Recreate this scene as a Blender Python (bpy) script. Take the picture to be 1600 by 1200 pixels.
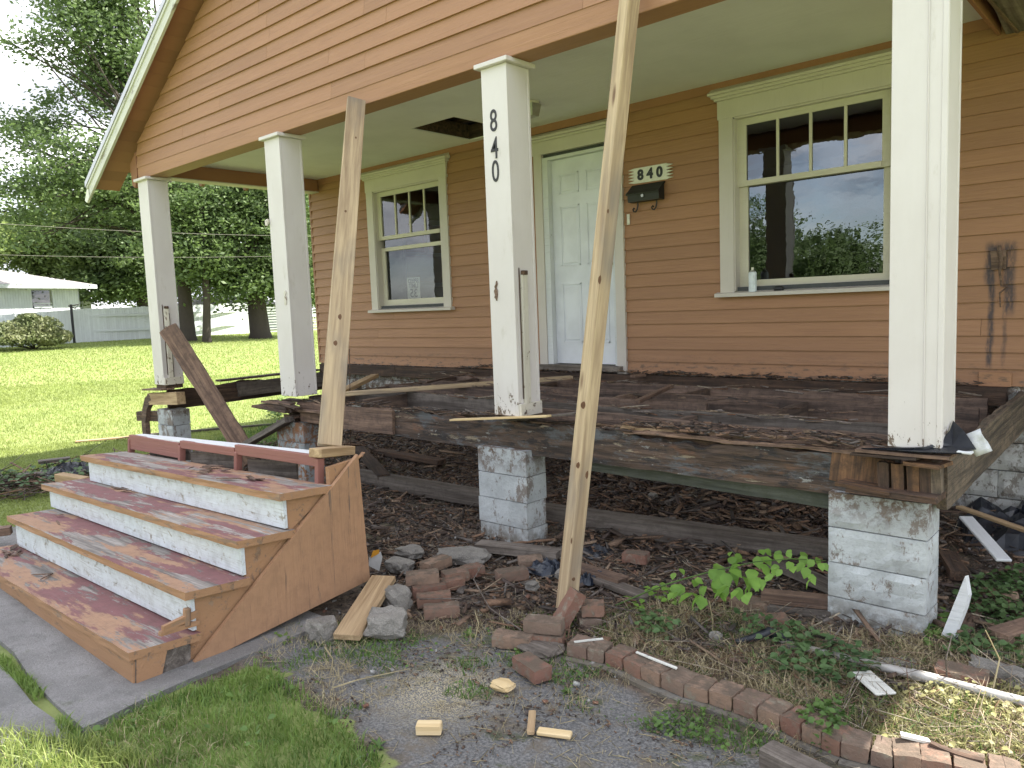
import bpy, bmesh, math, random
import numpy as np
from mathutils import Vector, Matrix, noise
random.seed(7); rng = np.random.default_rng(7)
S = bpy.context.scene
for o in list(bpy.data.objects): bpy.data.objects.remove(o)
COL = S.collection

# ------------------------------------------------------------------ camera
YAW, PITCH, ROLL, FPX = -0.7346964, -0.0997390, -0.0385475, 1200.0
CAM = Vector((5.0391, -6.2253, 0.5846))
_f = Vector((math.sin(YAW)*math.cos(PITCH), math.cos(YAW)*math.cos(PITCH), math.sin(PITCH)))
_r = Vector((math.cos(YAW), -math.sin(YAW), 0)); _u = _r.cross(_f)
RV = math.cos(ROLL)*_r + math.sin(ROLL)*_u; UV = -math.sin(ROLL)*_r + math.cos(ROLL)*_u; FV = _f
cam = bpy.data.objects.new('camera', bpy.data.cameras.new('camera')); COL.objects.link(cam)
cam.data.sensor_width = 36; cam.data.lens = FPX/1600*36; cam.data.clip_start = .05; cam.data.clip_end = 800
cam.matrix_world = Matrix((( RV.x, UV.x, -FV.x, CAM.x), (RV.y, UV.y, -FV.y, CAM.y), (RV.z, UV.z, -FV.z, CAM.z), (0, 0, 0, 1)))
S.camera = cam

# ------------------------------------------------------------------ sky, sun, exposure
SUN = Vector((.46, .625, 1)).normalized()
w = bpy.data.worlds.new('World'); S.world = w; w.use_nodes = True
nt = w.node_tree; nt.nodes.clear()
sky = nt.nodes.new('ShaderNodeTexSky'); sky.sky_type = 'NISHITA'; sky.sun_disc = False
sky.sun_elevation = math.asin(SUN.z); sky.sun_rotation = math.atan2(SUN.x, SUN.y)
tc = nt.nodes.new('ShaderNodeTexCoord'); mp = nt.nodes.new('ShaderNodeMapping'); mp.inputs['Scale'].default_value = (1, 1, 2.6)
n1 = nt.nodes.new('ShaderNodeTexNoise'); n1.inputs['Scale'].default_value = 2.3; n1.inputs['Detail'].default_value = 9; n1.inputs['Roughness'].default_value = .58
rp = nt.nodes.new('ShaderNodeValToRGB'); rp.color_ramp.elements[0].position = .34; rp.color_ramp.elements[1].position = .52
n2 = nt.nodes.new('ShaderNodeTexNoise'); n2.inputs['Scale'].default_value = 7.5; n2.inputs['Detail'].default_value = 6
r2 = nt.nodes.new('ShaderNodeValToRGB'); r2.color_ramp.elements[0].position = .40; r2.color_ramp.elements[1].position = .60
r2.color_ramp.elements[0].color = (2.6, 2.7, 3.0, 1); r2.color_ramp.elements[1].color = (6.2, 6.2, 6.3, 1)
mx = nt.nodes.new('ShaderNodeMix'); mx.data_type = 'RGBA'
bg = nt.nodes.new('ShaderNodeBackground'); bg.inputs['Strength'].default_value = .15
wo = nt.nodes.new('ShaderNodeOutputWorld'); L = nt.links.new
L(tc.outputs['Generated'], mp.inputs['Vector']); L(mp.outputs[0], n1.inputs['Vector']); L(mp.outputs[0], n2.inputs['Vector'])
L(n1.outputs['Fac'], rp.inputs[0]); L(n2.outputs['Fac'], r2.inputs[0])
L(rp.outputs[0], mx.inputs[0]); L(sky.outputs[0], mx.inputs[6]); L(r2.outputs[0], mx.inputs[7]); L(mx.outputs[2], bg.inputs[0]); L(bg.outputs[0], wo.inputs[0])
sl = bpy.data.lights.new('sun', 'SUN'); sl.energy = 5.0; sl.angle = math.radians(.6); sl.color = (1, .95, .86)
so = bpy.data.objects.new('sun', sl); COL.objects.link(so); so.rotation_euler = SUN.to_track_quat('Z', 'Y').to_euler()
S.view_settings.view_transform = 'Standard'; S.view_settings.look = 'None'; S.view_settings.gamma = 1; S.view_settings.use_curve_mapping = False
S.view_settings.exposure = 1.65
S.cycles.max_bounces = 8; S.cycles.diffuse_bounces = 5; S.cycles.transparent_max_bounces = 16

# ------------------------------------------------------------------ geometry helpers
def ray(u, v): return RV*((u-800)/FPX) - UV*((v-600)/FPX) + FV
def hit(u, v, ax, val):
    d = ray(u, v); return CAM + d*((val-CAM[ax])/d[ax])
def wx(u, v, x): return hit(u, v, 0, x)
def wy(u, v, y): return hit(u, v, 1, y)
def wz(u, v, z): return hit(u, v, 2, z)
def sstep(a, b, x):
    t = np.clip((x-a)/(b-a), 0, 1); return t*t*(3-2*t)
def gnp(x, y):
    x = np.asarray(x, float); y = np.asarray(y, float)
    z = -1.12 + .95*np.clip((-x-6)/20, 0, 1)
    near = np.exp(-((x)/9)**2 - ((y+2)/6)**2)
    z = z + near*(.006*np.sin(7.1*x+1.3*y)*np.sin(5.3*y-2.2*x) + .004*np.sin(17*x+3*y)*np.sin(13*y))
    under = sstep(-4.3, -3.6, x)*(1-sstep(4.0, 4.6, x))*sstep(-2.6, -1.9, y)*(1-sstep(0, .3, y))
    z = z + under*(.04 + .10*sstep(-1.6, -.1, y) + .018*np.sin(3.1*x+1)*np.sin(4.3*y) + .014*np.sin(9*x-2*y)*np.sin(8*y+x))
    return z
def g(x, y): return float(gnp(x, y))
def gr(u, v, dz=0):
    d = ray(u, v); t = .5; p = CAM.copy()
    while t < 120:
        p = CAM + d*t
        if p.z < g(p.x, p.y)+dz: break
        t += .01*max(1, t*.3)
    return Vector((p.x, p.y, g(p.x, p.y)+dz))
def far(u, dist, v=500):
    d = ray(u, v); d.z = 0; d.normalize(); p = CAM + d*dist
    return Vector((p.x, p.y, g(p.x, p.y)))

WM = {}
def put(name, me, mat=None, parent=None, M=None):
    o = bpy.data.objects.new(name, me); COL.objects.link(o)
    M = M or Matrix(); WM[o.name] = M
    if parent is not None:
        o.parent = parent; o.matrix_basis = WM[parent.name].inverted() @ M
    else: o.matrix_basis = M
    if mat is not None and me is not None and len(me.materials) == 0: me.materials.append(mat)
    return o
def tag(o, label=None, cat=None, group=None, kind=None):
    if label: o['label'] = label
    if cat: o['category'] = cat
    if group: o['group'] = group
    if kind: o['kind'] = kind
    return o
def thing(name, label, cat, loc=(0, 0, 0), group=None):
    M = Matrix.Translation(Vector(loc)); o = bpy.data.objects.new(name, None); COL.objects.link(o); o.empty_display_size = .1
    o.matrix_basis = M; WM[o.name] = M
    return tag(o, label, cat, group)
def mesh(name, verts, faces, smooth=False):
    me = bpy.data.meshes.new(name); me.from_pydata([tuple(v) for v in verts], [], faces); me.update()
    if smooth: me.polygons.foreach_set('use_smooth', [True]*len(me.polygons))
    return me
def np_mesh(name, V, F, smooth=False):
    me = bpy.data.meshes.new(name); V = np.asarray(V, np.float32); F = np.asarray(F, np.int32); k = F.shape[1]
    me.vertices.add(len(V)); me.vertices.foreach_set('co', V.ravel())
    me.loops.add(F.size); me.loops.foreach_set('vertex_index', F.ravel())
    me.polygons.add(len(F)); me.polygons.foreach_set('loop_start', np.arange(0, F.size, k, dtype=np.int32)); me.polygons.foreach_set('loop_total', np.full(len(F), k, np.int32))
    if smooth: me.polygons.foreach_set('use_smooth', np.ones(len(F), bool))
    me.update(calc_edges=True); return me
def attr(me, name, vals):
    a = me.attributes.new(name, 'FLOAT', 'POINT'); a.data.foreach_set('value', np.asarray(vals, np.float32))
BOXF = [(0, 3, 2, 1), (4, 5, 6, 7), (0, 1, 5, 4), (1, 2, 6, 5), (2, 3, 7, 6), (3, 0, 4, 7)]
def bevel_me(me, off, seg=1):
    bm = bmesh.new(); bm.from_mesh(me); bmesh.ops.bevel(bm, geom=list(bm.edges), offset=off, segments=seg, affect='EDGES', clamp_overlap=True)
    bm.to_mesh(me); bm.free(); me.update(); return me
def box_me(sx, sy, sz, bev=0, name='box'):
    x, y, z = sx/2, sy/2, sz/2
    me = mesh(name, [(-x, -y, -z), (x, -y, -z), (x, y, -z), (-x, y, -z), (-x, -y, z), (x, -y, z), (x, y, z), (-x, y, z)], BOXF)
    return bevel_me(me, bev) if bev else me
def box(name, lo, hi, mat, parent=None, bev=.003):
    lo = Vector(lo); hi = Vector(hi); c = (lo+hi)/2; d = hi-lo
    return put(name, box_me(abs(d.x), abs(d.y), abs(d.z), bev), mat, parent, Matrix.Translation(c))
def hexa(name, c8, mat, parent=None, bev=.004):
    c = sum((Vector(v) for v in c8), Vector())/8
    me = mesh(name, [Vector(v)-c for v in c8], BOXF)
    if bev: bevel_me(me, bev)
    return put(name, me, mat, parent, Matrix.Translation(c))
def frame(p0, p1, side=None, up=(0, 0, 1)):
    p0 = Vector(p0); p1 = Vector(p1); X = (p1-p0).normalized()
    if side is not None:
        Y = Vector(side); Y = (Y - X*Y.dot(X)).normalized(); Z = X.cross(Y)
    else:
        Z = Vector(up); Z = (Z - X*Z.dot(X)).normalized(); Y = Z.cross(X)
    c = (p0+p1)/2
    return Matrix(((X.x, Y.x, Z.x, c.x), (X.y, Y.y, Z.y, c.y), (X.z, Y.z, Z.z, c.z), (0, 0, 0, 1))), (p1-p0).length
def gridbox(sx, sy, sz, nx, ny, nz):
    """box with subdivided faces, returned as verts array and quads (shared vertices)"""
    idx = {}; V = []; F = []
    def vi(i, j, k):
        if (i, j, k) not in idx:
            idx[(i, j, k)] = len(V); V.append(((i/nx-.5)*sx, (j/ny-.5)*sy, (k/nz-.5)*sz))
        return idx[(i, j, k)]
    for i in range(nx):
        for j in range(ny):
            F.append((vi(i, j, 0), vi(i, j+1, 0), vi(i+1, j+1, 0), vi(i+1, j, 0))); F.append((vi(i, j, nz), vi(i+1, j, nz), vi(i+1, j+1, nz), vi(i, j+1, nz)))
    for i in range(nx):
        for k in range(nz):
            F.append((vi(i, 0, k), vi(i+1, 0, k), vi(i+1, 0, k+1), vi(i, 0, k+1))); F.append((vi(i, ny, k), vi(i, ny, k+1), vi(i+1, ny, k+1), vi(i+1, ny, k)))
    for j in range(ny):
        for k in range(nz):
            F.append((vi(0, j, k), vi(0, j, k+1), vi(0, j+1, k+1), vi(0, j+1, k))); F.append((vi(nx, j, k), vi(nx, j+1, k), vi(nx, j+1, k+1), vi(nx, j, k+1)))
    return [Vector(v) for v in V], F
def bar(name, p0, p1, wd, ht, mat, parent=None, side=None, up=(0, 0, 1), bev=.004, rough=0, top=0, res=.06, sag=0, seed=None):
    """timber from p0 to p1 (centre line), wd across, ht high; rough = surface decay, top = erosion of the upper edge"""
    M, ln = frame(p0, p1, side, up)
    if rough == 0 and sag == 0: return put(name, box_me(ln, wd, ht, bev), mat, parent, M)
    nx = max(4, int(ln/res)); ny = 3; nz = max(3, int(ht/res)+2)
    V, F = gridbox(ln, wd, ht, nx, ny, nz); sd = Vector((random.random()*50, random.random()*50, seed or random.random()*50))
    for v in V:
        q = Vector((v.x*2.2, v.y*9, v.z*9))+sd
        n = noise.noise_vector(q)*.6 + noise.noise_vector(q*3.1)*.4
        if abs(v.x) > ln/2-1e-5: v.x += n.x*rough*3*(1 if v.x > 0 else -1)
        if top and v.z > ht*.12:
            e = max(0, noise.noise(Vector((v.x*1.6, 0, 0))+sd*1.3)*.7+.35+noise.noise(Vector((v.x*9, v.y*20, 0))+sd)*.45)
            v.z -= e*top*(v.z/ht+.5)
        v.y += n.y*rough; v.z += n.z*rough + sag*(1-(2*v.x/ln)**2)
    me = mesh(name, V, F); return put(name, me, mat, parent, M)
def tube(pts, rad, n=8, close=True):
    pts = [Vector(p) for p in pts]; V = []; F = []
    if not hasattr(rad, '__len__'): rad = [rad]*len(pts)
    for i, p in enumerate(pts):
        t = (pts[min(i+1, len(pts)-1)]-pts[max(i-1, 0)]).normalized()
        a = t.orthogonal().normalized() if i == 0 else (a - t*a.dot(t)).normalized()
        b = t.cross(a)
        for k in range(n):
            th = 2*math.pi*k/n; V.append(p+(a*math.cos(th)+b*math.sin(th))*rad[i])
    for i in range(len(pts)-1):
        for k in range(n):
            F.append((i*n+k, i*n+(k+1) % n, (i+1)*n+(k+1) % n, (i+1)*n+k))
    if close: F.append(tuple(range(n))[::-1]); F.append(tuple(range((len(pts)-1)*n, len(pts)*n)))
    return V, F
def poly_prism(pts2, thick, M, name='prism', bev=0):
    n = len(pts2); V = [Vector((x, y, 0)) for x, y in pts2]+[Vector((x, y, thick)) for x, y in pts2]
    F = [tuple(range(n))[::-1], tuple(range(n, 2*n))]+[(i, (i+1) % n, (i+1) % n+n, i+n) for i in range(n)]
    me = mesh(name, V, F)
    return me
def local(me, origin):
    me.transform(Matrix.Translation(-Vector(origin))); return me
def putw(name, V, F, mat, parent=None, org=None, smooth=False):
    """mesh given in world coordinates; origin moved to org (default: parent's or mean)"""
    o_ = Vector(org) if org is not None else sum((Vector(v) for v in V), Vector())/len(V)
    me = mesh(name, [Vector(v)-o_ for v in V], F, smooth)
    return put(name, me, mat, parent, Matrix.Translation(o_))
def text_me(s, size, depth=.003, bold=0.0):
    c = bpy.data.curves.new('t', 'FONT'); c.body = s; c.size = size; c.extrude = depth/2; c.offset = bold; c.align_x = 'CENTER'; c.align_y = 'CENTER'; c.resolution_u = 4
    o = bpy.data.objects.new('t', c); COL.objects.link(o); bpy.context.view_layer.update()
    me = bpy.data.meshes.new_from_object(o); bpy.data.objects.remove(o); bpy.data.curves.remove(c); return me

# ------------------------------------------------------------------ material helpers
class NT:
    def __init__(s, name):
        s.m = bpy.data.materials.new(name); s.m.use_nodes = True; s.t = s.m.node_tree; s.t.nodes.clear()
        s.out = s.n('OutputMaterial'); s.b = s.n('BsdfPrincipled'); s.l(s.b.outputs[0], s.out.inputs[0])
        s.co = None
    def n(s, t): return s.t.nodes.new('ShaderNode'+t)
    def l(s, a, b): s.t.links.new(a, b)
    def coord(s):
        if s.co is None:
            t = s.n('TexCoord'); o = s.n('ObjectInfo'); m = s.n('VectorMath'); m.operation = 'MULTIPLY_ADD'
            c = s.n('CombineXYZ')
            for i in range(3): s.l(o.outputs['Random'], c.inputs[i])
            m.inputs[1].default_value = (31, 47, 59); s.l(c.outputs[0], m.inputs[0]); s.l(t.outputs['Object'], m.inputs[2]); s.co = m.outputs[0]; s.rnd = o.outputs['Random']
        return s.co
    def pos(s):
        if not hasattr(s, '_p'): s._p = s.n('NewGeometry').outputs['Position']
        return s._p
    def map(s, sc, src=None):
        m = s.n('VectorMath'); m.operation = 'MULTIPLY'; s.l(src or s.coord(), m.inputs[0]); m.inputs[1].default_value = sc if hasattr(sc, '__len__') else (sc,)*3; return m.outputs[0]
    def noise(s, sc, detail=5, rough=.55, src=None, dist=0):
        m = s.n('TexNoise'); m.inputs['Scale'].default_value = 1; m.inputs['Detail'].default_value = detail; m.inputs['Roughness'].default_value = rough; m.inputs['Distortion'].default_value = dist
        s.l(s.map(sc, src), m.inputs['Vector']); return m.outputs['Fac']
    def vor(s, sc, src=None, feat='F1', out='Distance'):
        m = s.n('TexVoronoi'); m.feature = feat; m.inputs['Scale'].default_value = 1; s.l(s.map(sc, src), m.inputs['Vector']); return m.outputs[out]
    def ramp(s, fac, a, b, c0=(0, 0, 0, 1), c1=(1, 1, 1, 1)):
        r = s.n('MapRange'); r.interpolation_type = 'SMOOTHSTEP'; r.inputs[1].default_value = a; r.inputs[2].default_value = b; s.l(fac, r.inputs[0]); return r.outputs[0]
    def mix(s, fac, a, b):
        m = s.n('Mix'); m.data_type = 'RGBA'
        for i, v in ((0, fac), (6, a), (7, b)):
            if hasattr(v, 'is_linked') or isinstance(v, bpy.types.NodeSocket): s.l(v, m.inputs[i])
            elif i == 0: m.inputs[0].default_value = v
            else: m.inputs[i].default_value = (*v[:3], 1)
        return m.outputs[2]
    def math(s, op, a, b=0.0, clamp=False):
        m = s.n('Math'); m.operation = op; m.use_clamp = clamp
        for i, v in ((0, a), (1, b)):
            if isinstance(v, bpy.types.NodeSocket): s.l(v, m.inputs[i])
            else: m.inputs[i].default_value = v
        return m.outputs[0]
    def axis(s, i, src=None):
        m = s.n('SeparateXYZ'); s.l(src or s.pos(), m.inputs[0]); return m.outputs[i]
    def bump(s, h, dist=.01, st=.5):
        m = s.n('Bump'); m.inputs['Strength'].default_value = st; m.inputs['Distance'].default_value = dist; s.l(h, m.inputs['Height'])
        if getattr(s, '_bn', None) is not None: s.l(s._bn, m.inputs['Normal'])
        s._bn = m.outputs[0]; s.l(m.outputs[0], s.b.inputs['Normal'])
    def col(s, c):
        if isinstance(c, bpy.types.NodeSocket): s.l(c, s.b.inputs['Base Color'])
        else: s.b.inputs['Base Color'].default_value = (*c[:3], 1)
    def rough(s, r):
        if isinstance(r, bpy.types.NodeSocket): s.l(r, s.b.inputs['Roughness'])
        else: s.b.inputs['Roughness'].default_value = r
    def vary(s, c, amt=.15):
        """per object lightness variation"""
        s.coord(); v = s.math('MULTIPLY_ADD', s.rnd, 2*amt); v.node.inputs[2].default_value = 1-amt
        h = s.n('HueSaturation'); s.l(v, h.inputs['Value'])
        if isinstance(c, bpy.types.NodeSocket): s.l(c, h.inputs['Color'])
        else: h.inputs['Color'].default_value = (*c[:3], 1)
        return h.outputs[0]
def wood(name, dark, light, paint=None, amt=.6, psc=(3, 9, 9), rough=.85, fine=.5, var=.15, paint2=None, grime=0, gcol=(.05, .04, .03), knots=False, ax=0, bump=.004, edge=.03, tarry=None):
    k = NT(name)
    def A(v): return tuple([v[1], v[0], v[2]]) if ax == 1 else (tuple([v[1], v[2], v[0]]) if ax == 2 else v)
    gn = k.noise(A((1.3, 26, 26)), 7, .6, dist=.6); fn = k.noise(A((5, 150, 150)), 4, .6)
    c = k.mix(k.ramp(gn, .3, .7), dark, light); c = k.mix(k.math('MULTIPLY', k.ramp(fn, .5, .75), fine), c, dark)
    if knots:
        kv = k.vor(A((2.2, 9, 9))); kn = k.ramp(kv, .20, .07)
        c = k.mix(k.math('MULTIPLY', kn, .85), c, (.10, .045, .02))
        st = k.noise(A((1.1, 4, 4)), 3); c = k.mix(k.math('MULTIPLY', k.ramp(st, .48, .68), .75), c, (.17, .15, .13))
    if tarry is not None:
        t2 = k.noise((4, 8, 8), 8, .7); c = k.mix(k.ramp(t2, .44, .56), c, tarry)
        t3 = k.noise((11, 19, 19), 5, .7); c = k.mix(k.math('MULTIPLY', k.ramp(t3, .56, .63), .8), c, (.30, .27, .20))
    h = fn
    if paint is not None:
        pn = k.noise(A(psc), 9, .72, dist=.4); pm = k.ramp(pn, 1-amt-edge, 1-amt+edge)
        # paint lies thicker on the low grain: mix a little of the grain in
        pm2 = k.math('SUBTRACT', pm, k.math('MULTIPLY', k.ramp(fn, .56, .72), fine*.7), True)
        pc = k.vary(paint, var); blot = k.noise((2.3, 2.3, 2.3), 5); pc = k.mix(k.math('MULTIPLY', k.ramp(blot, .35, .75), .22), pc, tuple(x*.62 for x in paint))
        if paint2 is not None: pc = k.mix(k.ramp(k.noise(A((1.2, 5, 5)), 7, .65), .48, .54), pc, paint2)
        c = k.mix(pm2, k.vary(c, .2), pc); k.bump(pm2, .0015, .5)
    else: c = k.vary(c, var)
    if grime:
        z = k.axis(2); gm = k.math('MULTIPLY', k.ramp(k.noise((14, 14, 14), 8, .75), .42, .66), grime); c = k.mix(gm, c, gcol)
    k.col(c); k.rough(rough); k.bump(k.math('ADD', k.math('MULTIPLY', fn, .5), gn), bump*1.6, .8)
    return k.m
def plain(name, c, r=.6, var=0, metal=0, bs=0, sc=30):
    k = NT(name); n_ = k.noise(sc, 5); cc = k.mix(k.math('MULTIPLY', k.ramp(n_, .35, .7), .35), k.vary(c, var) if var else c, tuple(x*.6 for x in c)); k.col(cc); k.rough(r); k.b.inputs['Metallic'].default_value = metal
    if bs: k.bump(n_, bs, .5)
    return k.m
MAT = {}
# siding: brown paint with horizontal grain, slight chips, splashed dirt low down
def siding_mat():
    k = NT('siding_paint'); gn = k.noise((1.1, 40, 40), 6, .6); bl = k.noise((1.4, 6, 9), 7, .65); chip = k.noise((14, 50, 50), 6, .7)
    c = k.vary((.325, .168, .088), .08); c = k.mix(k.math('MULTIPLY', k.ramp(bl, .42, .72), .30), c, (.24, .115, .062))
    c = k.mix(k.math('MULTIPLY', k.ramp(gn, .5, .75), .28), c, (.44, .245, .14))
    c = k.mix(k.ramp(chip, .70, .74), c, (.13, .08, .05))
    z = k.axis(2); low = k.ramp(z, .16, -.12); dn = k.noise((9, 9, 30), 7, .7, src=k.pos()); m = k.math('MULTIPLY', low, k.ramp(dn, .50, .64)); c = k.mix(m, c, (.10, .07, .05))
    # old flashing stains on the right wall: soot lines with soft, uneven edges
    x = k.axis(0); wob = k.math('MULTIPLY', k.math('SUBTRACT', k.noise((3, 3, 5), 4, src=k.pos()), .5), .05)
    xx = k.math('ADD', x, wob)
    def streak(x0, hw, z0, z1, s_):
        d = k.math('ABSOLUTE', k.math('SUBTRACT', xx, x0)); a = k.ramp(d, hw, hw*.2); b = k.ramp(z, z0-.04, z0+.06); e = k.ramp(z, z1+.03, z1-.05)
        n_ = k.ramp(k.noise((40, 40, 9), 5, .7, src=k.pos()), .25, .6)
        return k.math('MULTIPLY', k.math('MULTIPLY', a, b), k.math('MULTIPLY', k.math('MULTIPLY', e, n_), s_))
    for sx, hw, z0, z1, s_ in ((3.935, .030, .03, .80, .95), (4.02, .022, .03, .80, .6), (4.045, .05, .40, .90, .9), (3.93, .05, .60, .90, .85), (3.985, .085, .78, .90, .85)):
        c = k.mix(streak(sx, hw, z0, z1, s_), c, (.045, .035, .04))
    c = k.mix(k.math('MULTIPLY', k.ramp(k.noise((3, 90, 90), 5, .65), .54, .70), .30), c, (.16, .08, .045)); k.col(c); k.rough(.62); k.bump(k.math('ADD', gn, k.math('MULTIPLY', chip, .4)), .006, .8)
    return k.m
MAT['siding'] = siding_mat()
MAT['brown'] = wood('brown_trim', (.2, .1, .05), (.3, .15, .08), paint=(.30, .14, .075), amt=.88, rough=.65, fine=.25, bump=.002)
MAT['cream'] = wood('cream_trim', (.22, .17, .11), (.35, .28, .2), paint=(.55, .505, .465), amt=.80, psc=(5, 16, 16), fine=.15, rough=.6, var=.04, bump=.002)
MAT['creamz'] = wood('cream_trim_upright', (.22, .17, .11), (.35, .28, .2), paint=(.55, .505, .465), amt=.76, psc=(5, 16, 16), fine=.15, rough=.6, var=.04, bump=.002, ax=2)
MAT['sash'] = wood('sash_paint', (.2, .12, .08), (.36, .24, .15), paint=(.58, .545, .45), amt=.70, psc=(8, 20, 20), fine=.2, rough=.6, var=.03, bump=.003)
def column_mat():
    k = NT('column_paint'); gn = k.noise((40, 40, 1.2), 6, .6); sp = k.noise((22, 22, 14), 8, .7); bl = k.noise((3, 3, 2), 5)
    c = k.mix(k.math('MULTIPLY', k.ramp(bl, .35, .7), .5), (.63, .595, .585), (.55, .51, .49))
    z = k.axis(2); low = k.ramp(z, .18, -.16)
    th = k.math('SUBTRACT', sp, k.math('MULTIPLY', low, -.16)); c = k.mix(k.ramp(th, .70, .74), c, (.14, .10, .075))
    c = k.mix(k.math('MULTIPLY', k.ramp(k.noise((9, 9, 3), 7, .7), .58, .75), .45), c, (.36, .32, .25))
    k.col(c); k.rough(.55); k.bump(k.math('ADD', gn, k.math('MULTIPLY', sp, .6)), .003, .5); return k.m
MAT['column'] = column_mat()
MAT['colrot'] = wood('column_base_peeling', (.10, .07, .05), (.28, .2, .14), paint=(.66, .62, .54), amt=.60, psc=(14, 16, 16), fine=.4, bump=.004)
MAT['ceiling'] = wood('ceiling_paint', (.25, .24, .17), (.33, .32, .24), paint=(.69, .675, .69), amt=.88, psc=(3, 14, 14), fine=.25, rough=.8, var=.02, bump=.002)
MAT['fascia'] = wood('fascia_peeling', (.20, .18, .15), (.34, .31, .27), paint=(.62, .62, .57), amt=.60, psc=(3, 14, 14), fine=.5, bump=.004)
MAT['pine'] = wood('new_lumber', (.27, .19, .115), (.50, .385, .24), knots=True, fine=.6, var=.06, rough=.75, bump=.002)
MAT['pine2'] = wood('fresh_cut_pine', (.55, .40, .20), (.72, .57, .34), fine=.3, var=.06, rough=.75, bump=.002)
MAT['tanwood'] = wood('tan_board', (.26, .17, .09), (.50, .36, .21), fine=.7, var=.06, rough=.8, bump=.004)
MAT['grey'] = wood('weathered_grey', (.075, .06, .05), (.21, .18, .155), fine=.6, var=.25, bump=.006, grime=.5)
MAT['rot'] = wood('rotten_brown', (.035, .022, .016), (.15, .088, .055), fine=.6, var=.3, bump=.012, grime=.5, gcol=(.02, .015, .012))
MAT['rotlight'] = wood('rotten_plank_brown', (.09, .055, .04), (.25, .16, .11), fine=.6, var=.2, bump=.01, grime=.5, gcol=(.05, .035, .028))
MAT['joist'] = wood('joist_old', (.06, .042, .034), (.20, .135, .10), fine=.5, var=.35, bump=.008, grime=.5, gcol=(.03, .022, .02))
def rim_mat():
    k = NT('old_tarred_rim'); gn = k.noise((1.6, 26, 26), 7, .65, dist=.5); fn = k.noise((5, 120, 120), 4, .6); c = k.mix(k.ramp(gn, .32, .68), (.030, .022, .018), (.115, .075, .052))
    c = k.mix(k.ramp(k.noise((1.7, 5, 5), 9, .75), .49, .57), c, (.095, .098, .10)); c = k.mix(k.math('MULTIPLY', k.ramp(k.noise((5, 9, 14), 8, .75), .52, .60), .85), c, (.024, .022, .022))
    c = k.mix(k.math('MULTIPLY', k.ramp(k.noise((3, 11, 17), 8, .7), .60, .65), .8), c, (.30, .25, .17)); c = k.mix(k.math('MULTIPLY', k.ramp(k.noise((9, 20, 25), 6, .7), .62, .67), .8), c, (.26, .26, .24)); c = k.mix(k.math('MULTIPLY', k.ramp(k.noise((2.2, 8, 8), 5, .7), .60, .70), .7), c, (.15, .075, .04))
    k.col(c); k.rough(.85); k.bump(k.math('ADD', k.math('MULTIPLY', fn, .5), gn), .014, .8); return k.m
MAT['tar'] = rim_mat()
MAT['step_o'] = wood('orange_step_paint', (.18, .11, .07), (.30, .2, .13), paint=(.36, .20, .105), amt=.58, psc=(3.5, 22, 22), fine=.65, rough=.75, var=.04)
MAT['panel'] = wood('orange_side_panel', (.12, .08, .06), (.25, .16, .10), paint=(.38, .215, .12), amt=.62, psc=(1.6, 30, 30), fine=.55, rough=.75, var=.02, ax=2, grime=.22, gcol=(.12, .07, .045))
MAT['tread'] = wood('worn_tread', (.13, .115, .105), (.43, .39, .355), paint=(.23, .098, .10), amt=.52, psc=(1.3, 6, 6), fine=.7, rough=.8, var=.05, paint2=(.38, .225, .14), edge=.015, grime=.25)
MAT['riser'] = wood('riser_peeling', (.22, .20, .17), (.38, .36, .32), paint=(.64, .68, .72), amt=.60, psc=(11, 16, 16), fine=.8, rough=.8, var=.03, edge=.05, grime=.25, gcol=(.16, .15, .12))
MAT['redrail'] = wood('dull_red_rail', (.16, .10, .08), (.3, .2, .16), paint=(.27, .115, .095), amt=.74, psc=(4, 16, 16), fine=.4, rough=.75, var=.05)
MAT['mossy'] = wood('mossy_board', (.05, .055, .045), (.13, .14, .115), fine=.5, grime=.5, gcol=(.05, .055, .03))
MAT['rust'] = wood('rusty_rot', (.05, .03, .02), (.22, .115, .055), fine=.6, var=.3, bump=.012, grime=.6, gcol=(.03, .022, .018))
MAT['oldjoist'] = wood('split_grey_brown', (.04, .03, .024), (.22, .165, .115), fine=.7, bump=.012, grime=.7, gcol=(.05, .045, .035))
def block_mat(name, base, dirt, amt=.5):
    k = NT(name); n_ = k.noise(16, 8, .7); f = k.noise(60, 5, .7); c = k.mix(k.ramp(k.noise(5, 6, .6), .35, .68), base, tuple(x*.72 for x in base))
    c = k.mix(k.ramp(n_, 1-amt, 1-amt+.09), c, dirt)
    z = k.axis(2); low = k.ramp(z, -.88, -1.12); c = k.mix(k.math('MULTIPLY', low, k.ramp(k.noise(11, 6, .7), .35, .6)), c, (.15, .13, .10))
    c = k.mix(k.math('MULTIPLY', k.ramp(f, .5, .7), .4), c, tuple(x*.5 for x in base)); z1_ = k.axis(2); tp_ = k.math('MULTIPLY', k.ramp(z1_, -.62, -.42), k.ramp(k.noise(13, 8, .75), .44, .56)); c = k.mix(tp_, c, (.13, .09, .065)); c = k.mix(k.math('MULTIPLY', k.ramp(k.noise((7, 7, 4), 9, .8), .535, .585), .8), c, dirt)
    k.col(k.vary(c, .06)); k.rough(.9); k.bump(k.math('ADD', n_, k.math('MULTIPLY', f, .5)), .012, .6); return k.m
MAT['block'] = block_mat('painted_block', (.50, .53, .54), (.16, .12, .09), .36)
MAT['blockrust'] = block_mat('rust_stained_block', (.34, .37, .38), (.24, .11, .05), .52)
MAT['blockold'] = block_mat('foundation_block', (.42, .42, .40), (.13, .11, .09), .46)
MAT['mortar'] = block_mat('mortar', (.20, .19, .17), (.08, .07, .06), .5)
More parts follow.
